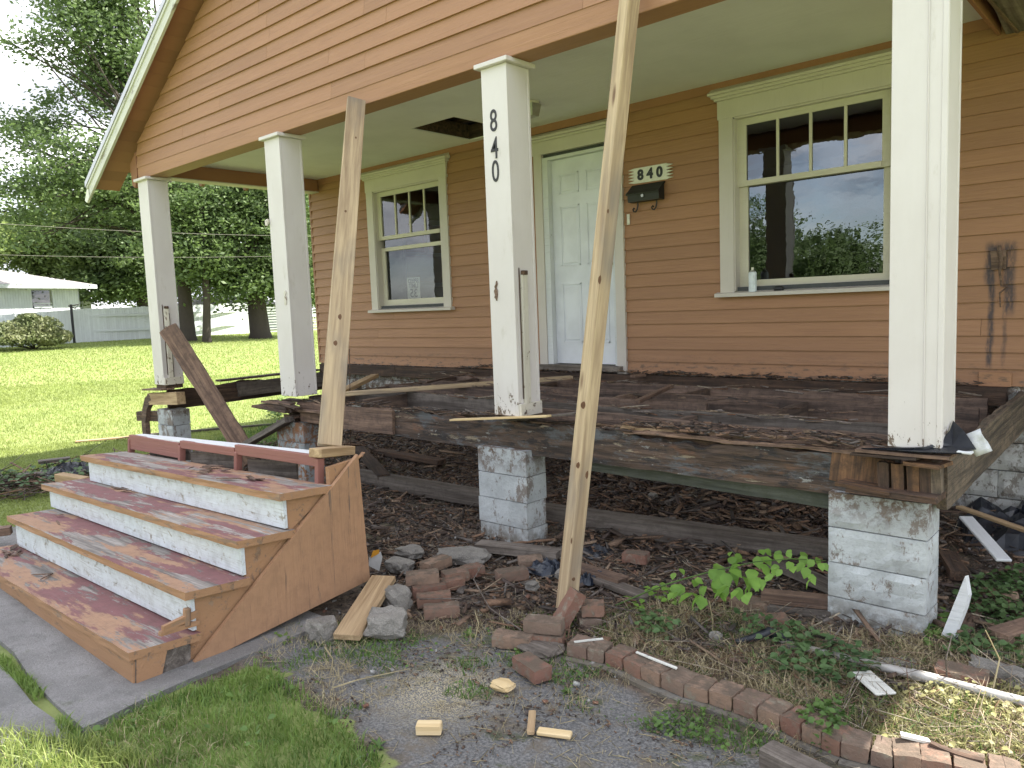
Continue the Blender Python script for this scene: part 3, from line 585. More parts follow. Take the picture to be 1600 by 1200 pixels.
# windows
def frame_prism(x0, x1, z0, z1, w_, y0, y1):
    V = []; F = []
    addbox(V, F, (x0, y0, z0), (x0+w_, y1, z1)); addbox(V, F, (x1-w_, y0, z0), (x1, y1, z1)); addbox(V, F, (x0+w_, y0, z0), (x1-w_, y1, z0+w_)); addbox(V, F, (x0+w_, y0, z1-w_), (x1-w_, y1, z1)); return V, F
def window(p, gx0, gx1, zb, zmid, zlow, ztp, glassmat):
    x0, x1, zs, zt = p['x0'], p['x1'], p['zs'], p['zt']; V = []; F = []; cw = .125
    addbox(V, F, (x0, -.040, zs+.035), (x0+cw, -.002, zt-.11)); addbox(V, F, (x1-cw, -.040, zs+.035), (x1, -.002, zt-.11)); addbox(V, F, (x0-.01, -.044, zt-.11), (x1+.01, -.002, zt+.04))
    addbox(V, F, (x0+cw-.01, -.028, zs+.05), (x0+cw+.012, .11, zt-.11)); addbox(V, F, (x1-cw-.012, -.028, zs+.05), (x1-cw+.01, .11, zt-.11)); addbox(V, F, (x0+cw, -.028, zt-.125), (x1-cw, .11, zt-.1101))
    wn = putw('window', V, F, MAT['creamz'], H, ((x0+x1)/2, 0, zs))
    # head moulding with sloped cap
    V = []; F = []; addbox(V, F, (x0-.03, -.062, zt+.041), (x1+.03, -.002, zt+.062)); addbox(V, F, (x0-.05, -.082, zt+.0625), (x1+.05, -.002, zt+.085))
    n = len(V); a, b = x0-.07, x1+.07; V += [(a, -.105, zt+.0855), (b, -.105, zt+.0855), (b, -.002, zt+.0855), (a, -.002, zt+.0855), (a, -.105, zt+.105), (b, -.105, zt+.105), (b, -.032, zt+.150), (a, -.032, zt+.150)]; F += [tuple(i+n for i in q) for q in BOXF]
    putw('head_cap', V, F, MAT['cream'], wn, ((x0+x1)/2, 0, zt))
    V = []; F = []; n = 0; V += [(x0-.035, -.085, zs), (x1+.035, -.085, zs), (x1+.035, -.002, zs), (x0-.035, -.002, zs), (x0-.035, -.085, zs+.030), (x1+.035, -.085, zs+.030), (x1+.035, -.002, zs+.045), (x0-.035, -.002, zs+.045)]; F += BOXF
    addbox(V, F, (x0+cw, -.0015, zs+.02), (x1-cw, .11, zs+.045)); putw('sill', V, F, MAT['cream'], wn, ((x0+x1)/2, 0, zs))
    ix0, ix1 = x0+cw+.012, x1-cw-.012
    # upper sash: stiles, rails, muntins, four panes
    V = []; F = []; yu0, yu1 = .022, .052
    addbox(V, F, (ix0, yu0, zmid-.045), (gx0, yu1, zt-.1255)); addbox(V, F, (gx1, yu0, zmid-.045), (ix1, yu1, zt-.1255)); addbox(V, F, (gx0, yu0, ztp), (gx1, yu1, zt-.1255)); addbox(V, F, (gx0, yu0-.012, zmid-.045), (gx1, yu1, zmid))
    putw('upper_sash', V, F, MAT['sash'], wn, ((x0+x1)/2, 0, zmid)); dx = (gx1-gx0)/4
    for k in (1, 2, 3): box('muntin', (gx0+k*dx-.011, yu0+.002, zmid), (gx0+k*dx+.011, yu1-.002, ztp), MAT['sash'], wn, .003)
    for k in range(4):
        a, b = gx0+k*dx+(.011 if k else 0), gx0+(k+1)*dx-(.011 if k < 3 else 0); pane(wn, a, b, zmid, ztp, .038, glassmat)
    V = []; F = []; yl0, yl1 = .056, .086; top = zlow+.045 if zlow < zmid-.1 else zmid-.005
    addbox(V, F, (ix0, yl0, zs+.046), (gx0-.004, yl1, top)); addbox(V, F, (gx1+.004, yl0, zs+.046), (ix1, yl1, top)); addbox(V, F, (gx0-.004, yl0, zs+.046), (gx1+.004, yl1, zb)); addbox(V, F, (gx0-.004, yl0-.01, zlow), (gx1+.004, yl1, top))
    putw('lower_sash', V, F, MAT['sash'], wn, ((x0+x1)/2, 0, zs)); pane(wn, gx0-.004, gx1+.004, zb, zlow, .072, glassmat)
    return wn
def pane(par, a, b, c, d, y, m):
    V = [(a, y, c), (b, y, c), (b, y, d), (a, y, d)]; return putw('pane', V, [(0, 1, 2, 3)], m, par, V[0])
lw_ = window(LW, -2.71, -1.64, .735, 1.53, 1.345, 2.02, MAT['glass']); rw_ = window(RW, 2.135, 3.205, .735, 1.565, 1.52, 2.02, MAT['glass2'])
pane(lw_, -2.71, -1.64, 1.39, 1.485, .045, MAT['glass'])
# back room window on the left wall (seen through the left window)
V, F = [], []
for a, b, c, d in ((1.5, 1.58, .95, 2.0), (3.42, 3.5, .95, 2.0), (1.58, 3.42, .95, 1.02), (1.58, 3.42, 1.93, 2.0), (1.58, 3.42, 1.44, 1.49), (2.03, 2.06, 1.49, 1.93), (2.48, 2.51, 1.49, 1.93), (2.93, 2.96, 1.49, 1.93)): addbox(V, F, (XL+.03, a, c), (XL+.10, b, d))
sw = putw('side_window', V, F, MAT['creamz'], H, (XL+.06, 2.5, .95))
# door with frame
V = []; F = []
addbox(V, F, (-.135, -.042, -.075), (-.035, -.002, 2.11)); addbox(V, F, (.835, -.042, -.10), (.937, -.002, 2.11)); addbox(V, F, (-.145, -.046, 2.11), (.947, -.002, 2.235)); addbox(V, F, (-.165, -.064, 2.2355), (.967, -.002, 2.256))
n = len(V); V += [(-.19, -.098, 2.2565), (.99, -.098, 2.2565), (.99, -.002, 2.2565), (-.19, -.002, 2.2565), (-.19, -.098, 2.277), (.99, -.098, 2.277), (.99, -.03, 2.318), (-.19, -.03, 2.318)]; F += [tuple(i+n for i in q) for q in BOXF]
dr = putw('door_frame', V, F, MAT['creamz'], H, (.4, 0, 0))
V = []; F = []; addbox(V, F, (-.034, -.028, -.02), (.034, .11, 2.075)); addbox(V, F, (.805, -.028, -.02), (.834, .11, 2.075)); addbox(V, F, (.034, -.028, 2.045), (.805, .11, 2.075)); putw('jamb', V, F, MAT['whiteboard'], dr, (.4, 0, 0))
V = []; F = []; addbox(V, F, (-.16, -.10, -.075), (.90, .05, -.022)); putw('threshold', V, F, MAT['grey'], dr, (.4, 0, 0))
d0, d1, dz0, dz1 = .036, .803, -.014, 2.043; V = []; F = []; addbox(V, F, (d0, .035, dz0), (d1, .078, dz1))
def panelrect(a, b, c, d):
    for lo, hi in (((a, c), (b, c+.012)), ((a, d-.012), (b, d)), ((a, c), (a+.012, d)), ((b-.012, c), (b, d))): addbox(V, F, (lo[0], .028, lo[1]), (hi[0], .0348, hi[1]))
    n_ = len(V); e = .035; V.extend([(a+e, .029, c+e), (b-e, .029, c+e), (b-e, .029, d-e), (a+e, .029, d-e), (a+.02, .0345, c+.02), (b-.02, .0345, c+.02), (b-.02, .0345, d-.02), (a+.02, .0345, d-.02)])
    F.extend([(n_, n_+1, n_+2, n_+3), (n_+4, n_+5, n_+1, n_), (n_+5, n_+6, n_+2, n_+1), (n_+6, n_+7, n_+3, n_+2), (n_+7, n_+4, n_, n_+3)])
for a, b in ((.135, .375), (.465, .705)):
    for c, d in ((1.70, 1.90), (.98, 1.58), (.20, .80)): panelrect(a, b, c, d)
leaf_ = putw('door', V, F, MAT['doorwhite'], H, (.4, .05, 0)); 
V, F = tube([(.745, .034, .98), (.745, -.01, .98), (.745, -.02, .98)], [.028, .012, .012], 12); putw('rosette', V, F, MAT['black'], leaf_)
V, F = tube([(.745, -.018, .98), (.745, -.03, .98), (.745, -.055, .98), (.745, -.066, .98)], [.014, .028, .028, .012], 12); putw('door_knob', V, F, MAT['black'], leaf_, smooth=True)
V, F = tube([(.745, .034, 1.12), (.745, .006, 1.12)], [.030, .026], 12); putw('deadbolt', V, F, MAT['black'], leaf_)
# electric box remains on the right wall
V = [wy(1548, 392, -.022), wy(1573, 390, -.022), wy(1572, 420, -.022), wy(1550, 422, -.022)]; V += [v+Vector((0, -.014, 0)) for v in V]
pb = putw('stub_block', V, BOXF, MAT['rotlight'], H)
V, F = tube([wy(1560, 384, -.04), wy(1565, 408, -.05), wy(1562, 425, -.045), wy(1565, 447, -.04), wy(1574, 448, -.055), wy(1562, 458, -.045), wy(1563, 480, -.04)], [.012, .012, .009, .008, .006, .006, .004], 6); putw('broken_conduit', V, F, MAT['rotlight'], H)
box('patch_board', (3.873, -.036, -.095), (4.07, -.0215, .005), MAT['siding'], H)

# foundation blocks
FD = thing('foundation_wall', 'rough rock faced block foundation under the house wall', 'foundation', (1, .1, -1.12))
def rockblock(L_, Dp, Hh, seed, amp=.022, nx=10, nz=5, yface=-1):
    V, F = gridbox(L_, Dp, Hh, nx, 3, nz); s = Vector((seed*3.7, seed*1.3, seed))
    for v in V:
        ex = min(1, (L_/2-abs(v.x))/.03); ez = min(1, (Hh/2-abs(v.z))/.03)
        n_ = noise.noise(v*9+s)*.6+noise.noise(v*22+s)*.3
        if abs(v.y) > Dp/2-1e-5: v.y += math.copysign(max(0, .35+n_)*amp*min(ex, ez)*2.0-.002, v.y)
        if abs(v.x) > L_/2-1e-5: v.x += math.copysign(max(0, .3+n_)*amp*min(ez, min(1, (Dp/2-abs(v.y))/.02))*1.3, v.x)
    return mesh('rock_block', V, F)
RB = [rockblock(.395, .19, .192, i+1) for i in range(5)]
for r in range(5):
    for c in range(-11, 17):
        x = c*.4+(.2 if r % 2 else 0); zc = -.19-.2*r
        if x < XL+.2 or x > XR-.2 or zc < -1.1: continue
        o = put('block', RB[(r*3+c) % 5], MAT['blockold'], FD, Matrix.Translation((x, .098, zc)))
box('mortar_core', (XL+.05, .03, -1.2), (XR-.1, .17, -.10), MAT['mortar'], FD, 0)

# ------------------------------------------------------------------ porch columns
ZB = -.165
def column(x0, x1, label, cat='porch column', lean=0, y0=-2.32, d=.235, zb=ZB):
    C_ = thing('porch_column', label, cat, ((x0+x1)/2, y0+d/2, zb), 'white boxed columns holding up the porch roof')
    # four boards boxed together, side boards set 2 mm behind the front one
    V = []; F = []; t = .022; zt = BZ-.034
    addbox(V, F, (x0, y0, zb), (x1, y0+t, zt)); addbox(V, F, (x0+.003, y0+t, zb), (x0+t, y0+d-t, zt)); addbox(V, F, (x1-t, y0+t, zb), (x1-.003, y0+d-t, zt)); addbox(V, F, (x0, y0+d-t, zb), (x1, y0+d, zt))
    V = [Vector(v) for v in V]
    me = mesh('shaft', [v-Vector(((x0+x1)/2, y0+d/2, zb)) for v in V], F); bevel_me(me, .0025)
    put('shaft', me, MAT['column'], C_, WM[C_.name].copy())
    box('capital', (x0-.035, y0-.035, BZ-.033), (x1+.035, y0+d+.03, BZ-.002), MAT['column'], C_, .004)
    return C_
c1 = column(-4.20, -3.95, 'leftmost white porch column with a brown scarred strip up its side'); c2 = column(-1.437, -1.19, 'white porch column above the rotted beam end, left of the short pine prop')
c3 = column(1.335, 1.565, 'white porch column with black house numbers 8 4 0 down its face'); c4 = column(3.93, 4.165, 'widest seeming white porch column at the right, dark tar paper at its foot', zb=-.15)
def strip(col, p0, p1, wd, th, mat, side, nm='trim_strip', **k): return bar(nm, p0, p1, wd, th, mat, col, side=side, **k)
# right side remains of the old railing posts on columns 1 and 3, base boards
for c_, xr_, z0, z1 in ((c1, -3.95, -.10, .72), (c3, 1.565, -.10, .80)):
    strip(c_, (xr_+.010, -2.235, z0+.02), (xr_+.012, -2.232, z1), .052, .022, MAT['colrot'], (0, 1, 0), rough=.002); strip(c_, (xr_+.008, -2.20, z0+.02), (xr_+.004, -2.195, z1-.05), .006, .010, MAT['rot'], (0, 1, 0))
    box('base_board', (xr_+.001, -2.318, ZB-.002), (xr_+.020, -2.09, ZB+.085), MAT['colrot'], c_); strip(c_, (xr_+.003, -2.268, z0+.05), (xr_+.003, -2.268, z1+.05), .010, .007, MAT['rot'], (0, 1, 0))
    box('bracket_stub', (xr_+.001, -2.25, z1+.0), (xr_+.03, -2.205, z1+.03), MAT['rot'], c_)
V, F = tube([(-1.44, -2.325, 1.47), (-1.455, -2.335, 1.46), (-1.45, -2.345, 1.42)], [.02, .022, .012], 8); putw('metal_clip', V, F, MAT['colrot'], c2)
V, F = gridbox(.05, .012, .16, 3, 2, 6)
put('scar', mesh('scar', [Vector((v.x*.35+noise.noise(v*30)*.016, v.y, v.z*(.7+v.x*6))) for v in V], F), MAT['rotlight'], c3, Matrix.Translation((1.40, -2.3235, .70)))
put('scar', mesh('scar', [Vector((v.x*.6+noise.noise(v*30)*.015, v.y, v.z*.8)) for v in V], F), MAT['colrot'], c2, Matrix.Translation((-1.25, -2.3235, .75)))
for s_, zz in (('8', 1.828), ('4', 1.648), ('0', 1.495)):
    me = text_me(s_, .205, .003, .0008); me.transform(Matrix.Rotation(math.radians(90), 4, 'X')); me.transform(Matrix.Scale(.70, 4, (1, 0, 0)))
    put('digit', me, MAT['digit'], c3, Matrix.Translation((1.437, -2.3225, zz)))
strip(c4, (4.085, -2.3235, -.14), (4.085, -2.3235, 2.17), .006, .007, MAT['column'], (1, 0, 0), nm='seam_bead'); box('side_bead', (4.140, -2.3245, -.14), (4.163, -2.3205, 2.17), MAT['column'], c4, .0015)

# sign, mail box, bell, lamp
sg = thing('house_number_sign', 'cream wooden plaque with jagged ends reading 840 beside the door', 'sign', (1.24, -.03, 1.74))
pts = [(-.185, -.075)]; 
pts = [(-.17, -.07)]; 
for k in range(5): pts += [(.17+.0, -.07+k*.028), (.235, -.058+k*.028), (.175, -.046+k*.028)]
pts += [(.17, .07)]
for k in range(5): pts += [(-.17, .07-k*.028), (-.235, .058-k*.028), (-.175, .046-k*.028)]
pts = pts[1:]
Mx = Matrix.Translation((1.24, -.026, 1.742)) @ Matrix.Rotation(math.radians(90), 4, 'X')
put('plaque', poly_prism(pts, .014, None), MAT['signwhite'], sg, Mx)
for s_, xx in (('8', -.10), ('4', 0.0), ('0', .10)):
    me = text_me(s_, .125, .004, .0055); me.transform(Matrix.Rotation(math.radians(90), 4, 'X')); put('digit', me, MAT['digit'], sg, Matrix.Translation((1.24+xx, -.0425, 1.742)))
mb = thing('mailbox', 'black metal mailbox with scrolled hooks under the number plaque', 'mailbox', (1.21, -.03, 1.46))
V = [(1.03, -.025), (1.03, -.115)]
prof = [(-.024, 1.50), (-.115, 1.50), (-.125, 1.575), (-.105, 1.60), (-.024, 1.66)]; V = [(1.045, y_, z_) for y_, z_ in prof]+[(1.375, y_, z_) for y_, z_ in prof]
putw('box', V, [(0, 1, 2, 3, 4)[::-1], (5, 6, 7, 8, 9)]+[(i, (i+1) % 5, (i+1) % 5+5, i+5) for i in range(5)], MAT['black'], mb)
hexa('lid', [(1.035, -.137, 1.560), (1.385, -.137, 1.560), (1.385, -.02, 1.648), (1.035, -.02, 1.648), (1.035, -.140, 1.572), (1.385, -.140, 1.572), (1.385, -.022, 1.664), (1.035, -.022, 1.664)], MAT['black'], mb, .002)
V, F = tube([(1.21, -.126, 1.545), (1.21, -.134, 1.545)], [.016, .014], 10); putw('badge', V, F, MAT['metal'], mb)
for xx in (1.11, 1.31):
    pts = [(xx, -.07, 1.50)]+[(xx+.0, -.085-.020*math.sin(t_), 1.465+.018*math.cos(t_)) for t_ in np.linspace(0, 2.2*math.pi, 12)]
    pts = [(xx, -.05, 1.505), (xx, -.05, 1.47), (xx-.005, -.055, 1.435), (xx-.02, -.06, 1.415), (xx-.04, -.06, 1.42), (xx-.048, -.06, 1.44), (xx-.035, -.06, 1.452), (xx-.026, -.06, 1.44)]
    V, F = tube(pts, .0065, 6); putw('scroll_hook', V, F, MAT['black'], mb)
bell = box('doorbell', (.975, -.034, 1.31), (1.005, -.021, 1.41), MAT['signwhite'], None); tag(bell, 'small white doorbell plate low beside the door trim', 'doorbell')
lp = thing('porch_lamp', 'small square glass porch lamp on the ceiling behind the numbered column', 'lamp', (.50, -.80, 2.398))
V, F = tube([(.50, -.80, 2.398), (.50, -.80, 2.376)], [.075, .075], 16); putw('base', V, F, MAT['cream'], lp)
V = []; 
for s_, z_ in ((.062, 2.375), (.045, 2.27)): V += [(.50-s_, -.80-s_, z_), (.50+s_, -.80-s_, z_), (.50+s_, -.80+s_, z_), (.50-s_, -.80+s_, z_)]
putw('lamp_glass', V, [(3, 2, 1, 0), (4, 5, 6, 7)][::1]+[(0, 1, 5, 4)[::-1], (1, 2, 6, 5)[::-1], (2, 3, 7, 6)[::-1], (3, 0, 4, 7)[::-1]], MAT['metal'], lp)
cn = thing('spray_can', 'white spray can standing on the right window sill', 'spray can', (2.215, -.045, .634))
for nm, pr, mt in (('can', [(.634, .031), (.638, .033), (.79, .033), (.80, .028)], 'can'), ('dome', [(.80, .028), (.815, .016)], 'metal'), ('nozzle', [(.815, .011), (.838, .009)], 'signwhite')):
    V, F = tube([(2.215, -.045, z_) for z_, _ in pr], [r_ for _, r_ in pr], 14); putw(nm, V, F, MAT[mt], cn)
blk = putw('black_cap', *(lambda t: (t[0], t[1]))(tube([(2.40, -.05, .648), (2.415, -.05, .652), (2.465, -.045, .652), (2.48, -.045, .648)], [.013, .022, .021, .013], 10)), MAT['black']); tag(blk, 'small black cap lying on the window sill beside the spray can', 'cap')
sp = thing('speed_limit_sign', 'small white speed limit 35 sign seen from behind the left window glass', 'sign', (-2.30, .16, .86))
box('plate', (-2.44, .158, .72), (-2.20, .162, 1.0), MAT['signwhite'], sp, 0)
for s_, sz, zz in (('SPEED', .075, .955), ('LIMIT', .075, .895), ('35', .15, .80)):
    me = text_me(s_, sz, .002, .002); me.transform(Matrix.Rotation(math.radians(90), 4, 'X')); me.transform(Matrix.Scale(-1, 4, (1, 0, 0))); me.flip_normals(); put('lettering', me, MAT['digit'], sp, Matrix.Translation((-2.32, .156, zz)))

# ------------------------------------------------------------------ block piers
def pier(x0, x1, y0, y1, zt, zb, n, label, mat, amp=.012, seed=0, lean=0):
    P = thing('block_pier', label, 'pier', ((x0+x1)/2, (y0+y1)/2, zb), 'concrete block piers under the porch'); h = (zt-zb)/n
    for i in range(n):
        me = rockblock(x1-x0-.004, y1-y0, h-.006, seed+i*3+1, amp, 12, 5)
        put('block', me, mat, P, Matrix.Translation(((x0+x1)/2+random.uniform(-.006, .006), (y0+y1)/2+random.uniform(-.004, .004), zb+h*(i+.5))) @ Matrix.Rotation(random.uniform(-.012, .012), 4, 'Z'))
    box('mortar_core', (x0+.012, y0+.012, zb), (x1-.012, y1-.012, zt-.01), MAT['mortar'], P, 0)
    return P
pier(-4.24, -3.86, -2.30, -2.09, -.46, -1.20, 4, 'short grey block pier under the leftmost column', MAT['block'], .008, 3)
pier(-1.64, -1.18, -2.27, -2.06, -.42, -1.20, 4, 'block pier with a rust brown stripe behind the stairs', MAT['blockrust'], .010, 9)
p3_ = pier(1.11, 1.575, -2.28, -2.07, -.415, -1.16, 4, 'pale blue grey block pier below the numbered column', MAT['block'], .005, 21)
p4_ = pier(3.635, 4.10, -2.27, -2.05, -.42, -1.16, 4, 'white streaked rock faced block pier at the right corner', MAT['block'], .013, 33)

# ------------------------------------------------------------------ rotted porch floor frame
PF = thing('porch_floor_frame', 'rotted dark timber floor frame of the porch without its boards', 'floor frame', (0, -1.2, -.45))
bar('rim_beam', (-.02, -2.19, -.325), (3.95, -2.19, -.335), .05, .235, MAT['tar'], PF, rough=.015, top=.075, res=.03)
bar('rim_beam', (-1.35, -2.135, -.335), (3.9, -2.135, -.34), .045, .22, MAT['rot'], PF, rough=.006, top=.05, res=.06)
bar('rim_beam', (-1.30, -2.195, -.315), (.02, -2.195, -.32), .045, .20, MAT['rotlight'], PF, rough=.006, top=.03, res=.05)
bar('splice_board', (-.75, -2.235, -.33), (.10, -2.232, -.325), .030, .20, MAT['rotlight'], PF, rough=.004, res=.05)
for (x0, x1, z0, z1, h_, m_) in ((2.3, 3.2, -.205, -.20, .03, 'tanwood'), (2.9, 3.85, -.20, -.20, .035, 'rotlight'), (1.7, 2.9, -.21, -.19, .03, 'rot'), (.3, 1.2, -.22, -.21, .02, 'rot'), (3.0, 3.7, -.235, -.215, .02, 'tanwood')): bar('rim_splinter', (x0, -2.20+random.uniform(0, .05), z0), (x1, -2.14+random.uniform(-.02, .06), z1), .035, h_, MAT[m_], PF, rough=.016, top=.02, res=.03)
bar('rim_splinter', (2.35, -2.17, -.215), (3.75, -2.18, -.205), .10, .035, MAT['rotlight'], PF, rough=.022, top=.03, res=.04)
for y_, x0, x1, t_, mt in ((-.045, -4.1, 4.05, .10, 'rot'), (-.135, -1.4, 3.95, .04, 'joist'), (-.66, -1.35, 4.0, .045, 'joist'), (-1.13, -1.35, 2.35, .045, 'joist'), (-1.56, -1.35, 4.0, .045, 'grey'), (-1.9, 1.4, 3.9, .045, 'joist')):
    bar('joist' if y_ < -.1 else 'ledger', (x0, y_, -.25 if y_ < -.1 else -.16), (x1, y_, -.25 if y_ < -.1 else -.16), t_, .17 if y_ < -.1 else .13, MAT[mt], PF, rough=.006, top=.02 if y_ < -.1 else .008, res=.08)
for x_, y0, y1 in ((-.95, -.14, -.64), (.15, -.14, -.64), (1.85, -.16, -.64), (1.45, -.68, -1.12), (2.9, -.68, -1.54), (.5, -1.15, -1.54), (1.05, -1.58, -2.1), (2.5, -1.58, -2.1), (-.5, -1.58, -2.1), (-1.32, -.1, -2.1)):
    bar('blocking', (x_, y0, -.25), (x_+.02, y1, -.25), .04, .14, MAT['joist'], PF, rough=.005, top=.02, res=.08)
bar('side_joist', (-4.12, -2.22, -.345), (-4.12, -.02, -.33), .045, .26, MAT['rot'], PF, rough=.010, top=.06, res=.06); bar('side_joist', (-4.06, -1.35, -.32), (-4.06, -.05, -.31), .04, .19, MAT['grey'], PF, rough=.006, top=.03, res=.06)
bar('side_cap_board', (-4.16, -1.55, -.195), (-4.16, -.05, -.185), .16, .022, MAT['rot'], PF, rough=.006, res=.08)
bar('side_joist', (4.14, -2.20, -.33), (4.14, -.03, -.25), .045, .26, MAT['oldjoist'], PF, rough=.007, top=.03, res=.05)
bar('mossy_ledger', (1.9, -2.10, -.475), (3.66, -2.11, -.50), .05, .10, MAT['mossy'], PF, rough=.006, res=.06)
bar('corner_block', wy(237, 623, -2.28), wy(283, 622, -2.28), .10, .14, MAT['tanwood'], PF, up=(0, 0, 1), rough=.003); bar('corner_block', wy(218, 650, -2.24), wy(262, 650, -2.24), .08, .12, MAT['rot'], PF, rough=.008)
bar('shim_board', wy(232, 608, -2.3), wy(262, 608, -2.3), .16, .02, MAT['rotlight'], PF, rough=.004); bar('bearing_block', (-4.2, -2.2, -.19), (-3.95, -2.2, -.19), .2, .045, MAT['rot'], PF, rough=.004)
V = [wy(u, v, -2.33) for u, v in ((233, 614), (226, 622), (222, 640), (221, 662), (223, 681), (229, 681), (227, 660), (229, 640), (236, 626))]; V += [v+Vector((.01, .05, 0)) for v in V]; n = 9
putw('hanging_board', V, [tuple(range(n))[::-1], tuple(range(n, 2*n))]+[(i, (i+1) % n, (i+1) % n+n, i+n) for i in range(n)], MAT['rotlight'], PF)
# rotted mass at the second column
for k in range(16):
    a = Vector((-1.95+random.uniform(0, .5), -2.22+random.uniform(-.10, .14), -.215-k*.012+random.uniform(-.015, .01))); b = a+Vector((random.uniform(.45, 1.05), random.uniform(-.08, .08), random.uniform(-.06, .03)))
    if k > 10: a.x += .25
    b.x = min(b.x, -.75)
    bar('rotted_layer', a, b, random.uniform(.05, .13), random.uniform(.012, .035), MAT[random.choice(['rot', 'rotlight', 'rot'])], PF, rough=.014, top=.01, res=.05)
# stack of scraps on the right corner pier
for k, (u0, v0, u1, v1, th, mt) in enumerate(((1345, 700, 1490, 712, .014, 'rotlight'), (1338, 706, 1440, 714, .012, 'rot'), (1420, 720, 1478, 727, .018, 'rust'), (1314, 752, 1400, 768, .018, 'rust'), (1330, 760, 1470, 778, .03, 'rot'))):
    bar('packing_scrap', wy(u0, v0, -2.27), wy(u1, v1, -2.29), .16, th, MAT[mt], PF, rough=.004, res=.05)
for u, wd, mt in ((1385, .05, 'rot'), (1407, .055, 'rust'), (1430, .055, 'rust'), (1450, .05, 'rot'), (1466, .04, 'oldjoist')): bar('packing_post', wy(u, 770, -2.25), wy(u-2, 722, -2.25), wd, .07, MAT[mt], PF, side=(1, 0, 0), rough=.006, res=.04)
bar('packing_post', wy(1345, 757, -2.20), wy(1350, 712, -2.2), .3, .05, MAT['rust'], PF, side=(1, 0, 0), rough=.01, res=.05)

def lumber(name, label, cat, p0, p1, wd, ht, mat, group=None, **k):
    o = bar(name, p0, p1, wd, ht, MAT[mat], None, **k); tag(o, label, cat, group); return o
# props
lumber('timber_prop', 'short pine prop standing on the stair top and bracing the porch beam', 'timber prop', wy(515, 697, -3.60), wy(557, 156, -2.375), .14, .040, 'pine', 'slanting timber props holding the porch beam', side=(.35, .93, 0), bev=.003)
lumber('timber_prop', 'long pine prop rising from loose bricks in front of the door', 'timber prop', wz(884, 958, -1.09), wy(989, -50, -2.39), .086, .088, 'pine', 'slanting timber props holding the porch beam', side=(.30, .95, 0), bev=.005)
def knots(prop, pts, plane):
    M = WM[prop.name]; Mi = M.inverted()
    for (u, v, rx, rz) in pts:
        # meet the side face that looks to the camera (local +Z or -Z)
        n_ = (M.to_3x3() @ Vector((0, 0, 1))); hz = plane/2*(1 if n_.dot(CAM-M.translation) > 0 else -1); d = ray(u, v); o_ = Mi @ CAM; dl = Mi.to_3x3() @ d; t = (hz-o_.z)/dl.z; p = o_+dl*t
        V = [(p.x, p.y, hz*1.006)]+[(p.x+rx*math.cos(a)*(1+.15*math.sin(3*a)), p.y+rz*math.sin(a), hz*1.004) for a in np.linspace(0, 2*math.pi, 13)[:-1]]; F = [(0, i+1, (i+1) % 12+1) if hz > 0 else (0, (i+1) % 12+1, i+1) for i in range(12)]
        put('knot', mesh('knot', V, F), MAT['knot'], prop, M.copy())
MAT['knot'] = plain('knot', (.13, .065, .032), .8, sc=60)
PR = [o for o in COL.objects if o.name.startswith('timber_prop')]
knots(PR[0], [(531, 495, .022, .012), (524, 536, .020, .013), (540, 330, .012, .008), (556, 215, .012, .007)], .040); knots(PR[1], [(937, 437, .024, .011), (911, 633, .020, .016), (903, 727, .017, .012), (917, 742, .022, .010), (950, 330, .012, .007), (893, 845, .016, .005), (896, 905, .010, .012)], .088)
lumber('prop_block', 'brown wooden block under the short pine prop', 'wood block', wx(492, 708, 1.28), wx(546, 703, 1.22), .10, .052, 'tanwood')
lumber('loose_board', 'pale new board laid slantwise across the porch joists behind the numbered column', 'board', wz(530, 616, -.135), wz(893, 590, -.135), .085, .038, 'pine')
lumber('loose_board', 'short brown board end slanting on the joists beside the short prop', 'board', wz(530, 614, -.12), wz(586, 587, -.12), .085, .04, 'tanwood')
lumber('loose_board', 'thin dark lath lying on the joists near the wall left of the numbered column', 'board', wz(665, 598, -.135), wz(752, 579, -.135), .03, .02, 'rotlight')
lumber('thin_shim', 'thin yellow pine shim sticking out under the numbered column', 'shim', wy(706, 656, -2.33), wy(858, 650, -2.33), .05, .013, 'pine2', bev=.001)
lumber('thin_shim', 'grey ragged shim behind the yellow one under the numbered column', 'shim', wy(800, 656, -2.22), wy(905, 645, -2.22), .12, .010, 'grey', rough=.004)
lumber('loose_lath', 'dark lath crossing the joists right of the long prop', 'board', wz(995, 628, -.14), wz(1050, 603, -.14), .04, .03, 'rotlight'); lumber('small_offcut', 'small brown offcut at the wall foot right of the door', 'offcut', wz(988, 588, -.09), wz(1006, 586, -.09), .07, .025, 'rotlight')
top = wy(262, 512, -2.37); bo = wy(372, 688, -2.15); ext = bo+(bo-top)*.18
lumber('rotten_plank', 'rotten brown plank leaning against the leftmost column', 'plank', top, ext, .20, .045, 'rotlight', side=tuple(RV), rough=.016, res=.05, top=.01)
lumber('rotten_plank', 'grey plank slanting up to the rust striped pier', 'plank', wy(355, 712, -2.3), wy(452, 655, -2.32), .10, .05, 'grey', rough=.005, res=.07)
lumber('ground_timber', 'long grey timber lying on the rubble under the porch left of the pale pier', 'timber', wz(548, 742, -1.0), wz(775, 782, -1.0), .16, .11, 'grey', rough=.004, res=.1)
lumber('ground_timber', 'long grey timber lying on the rubble between the long prop and the right pier', 'timber', wz(800, 795, -1.0), wz(1330, 868, -1.0), .17, .12, 'grey', rough=.004, res=.1)

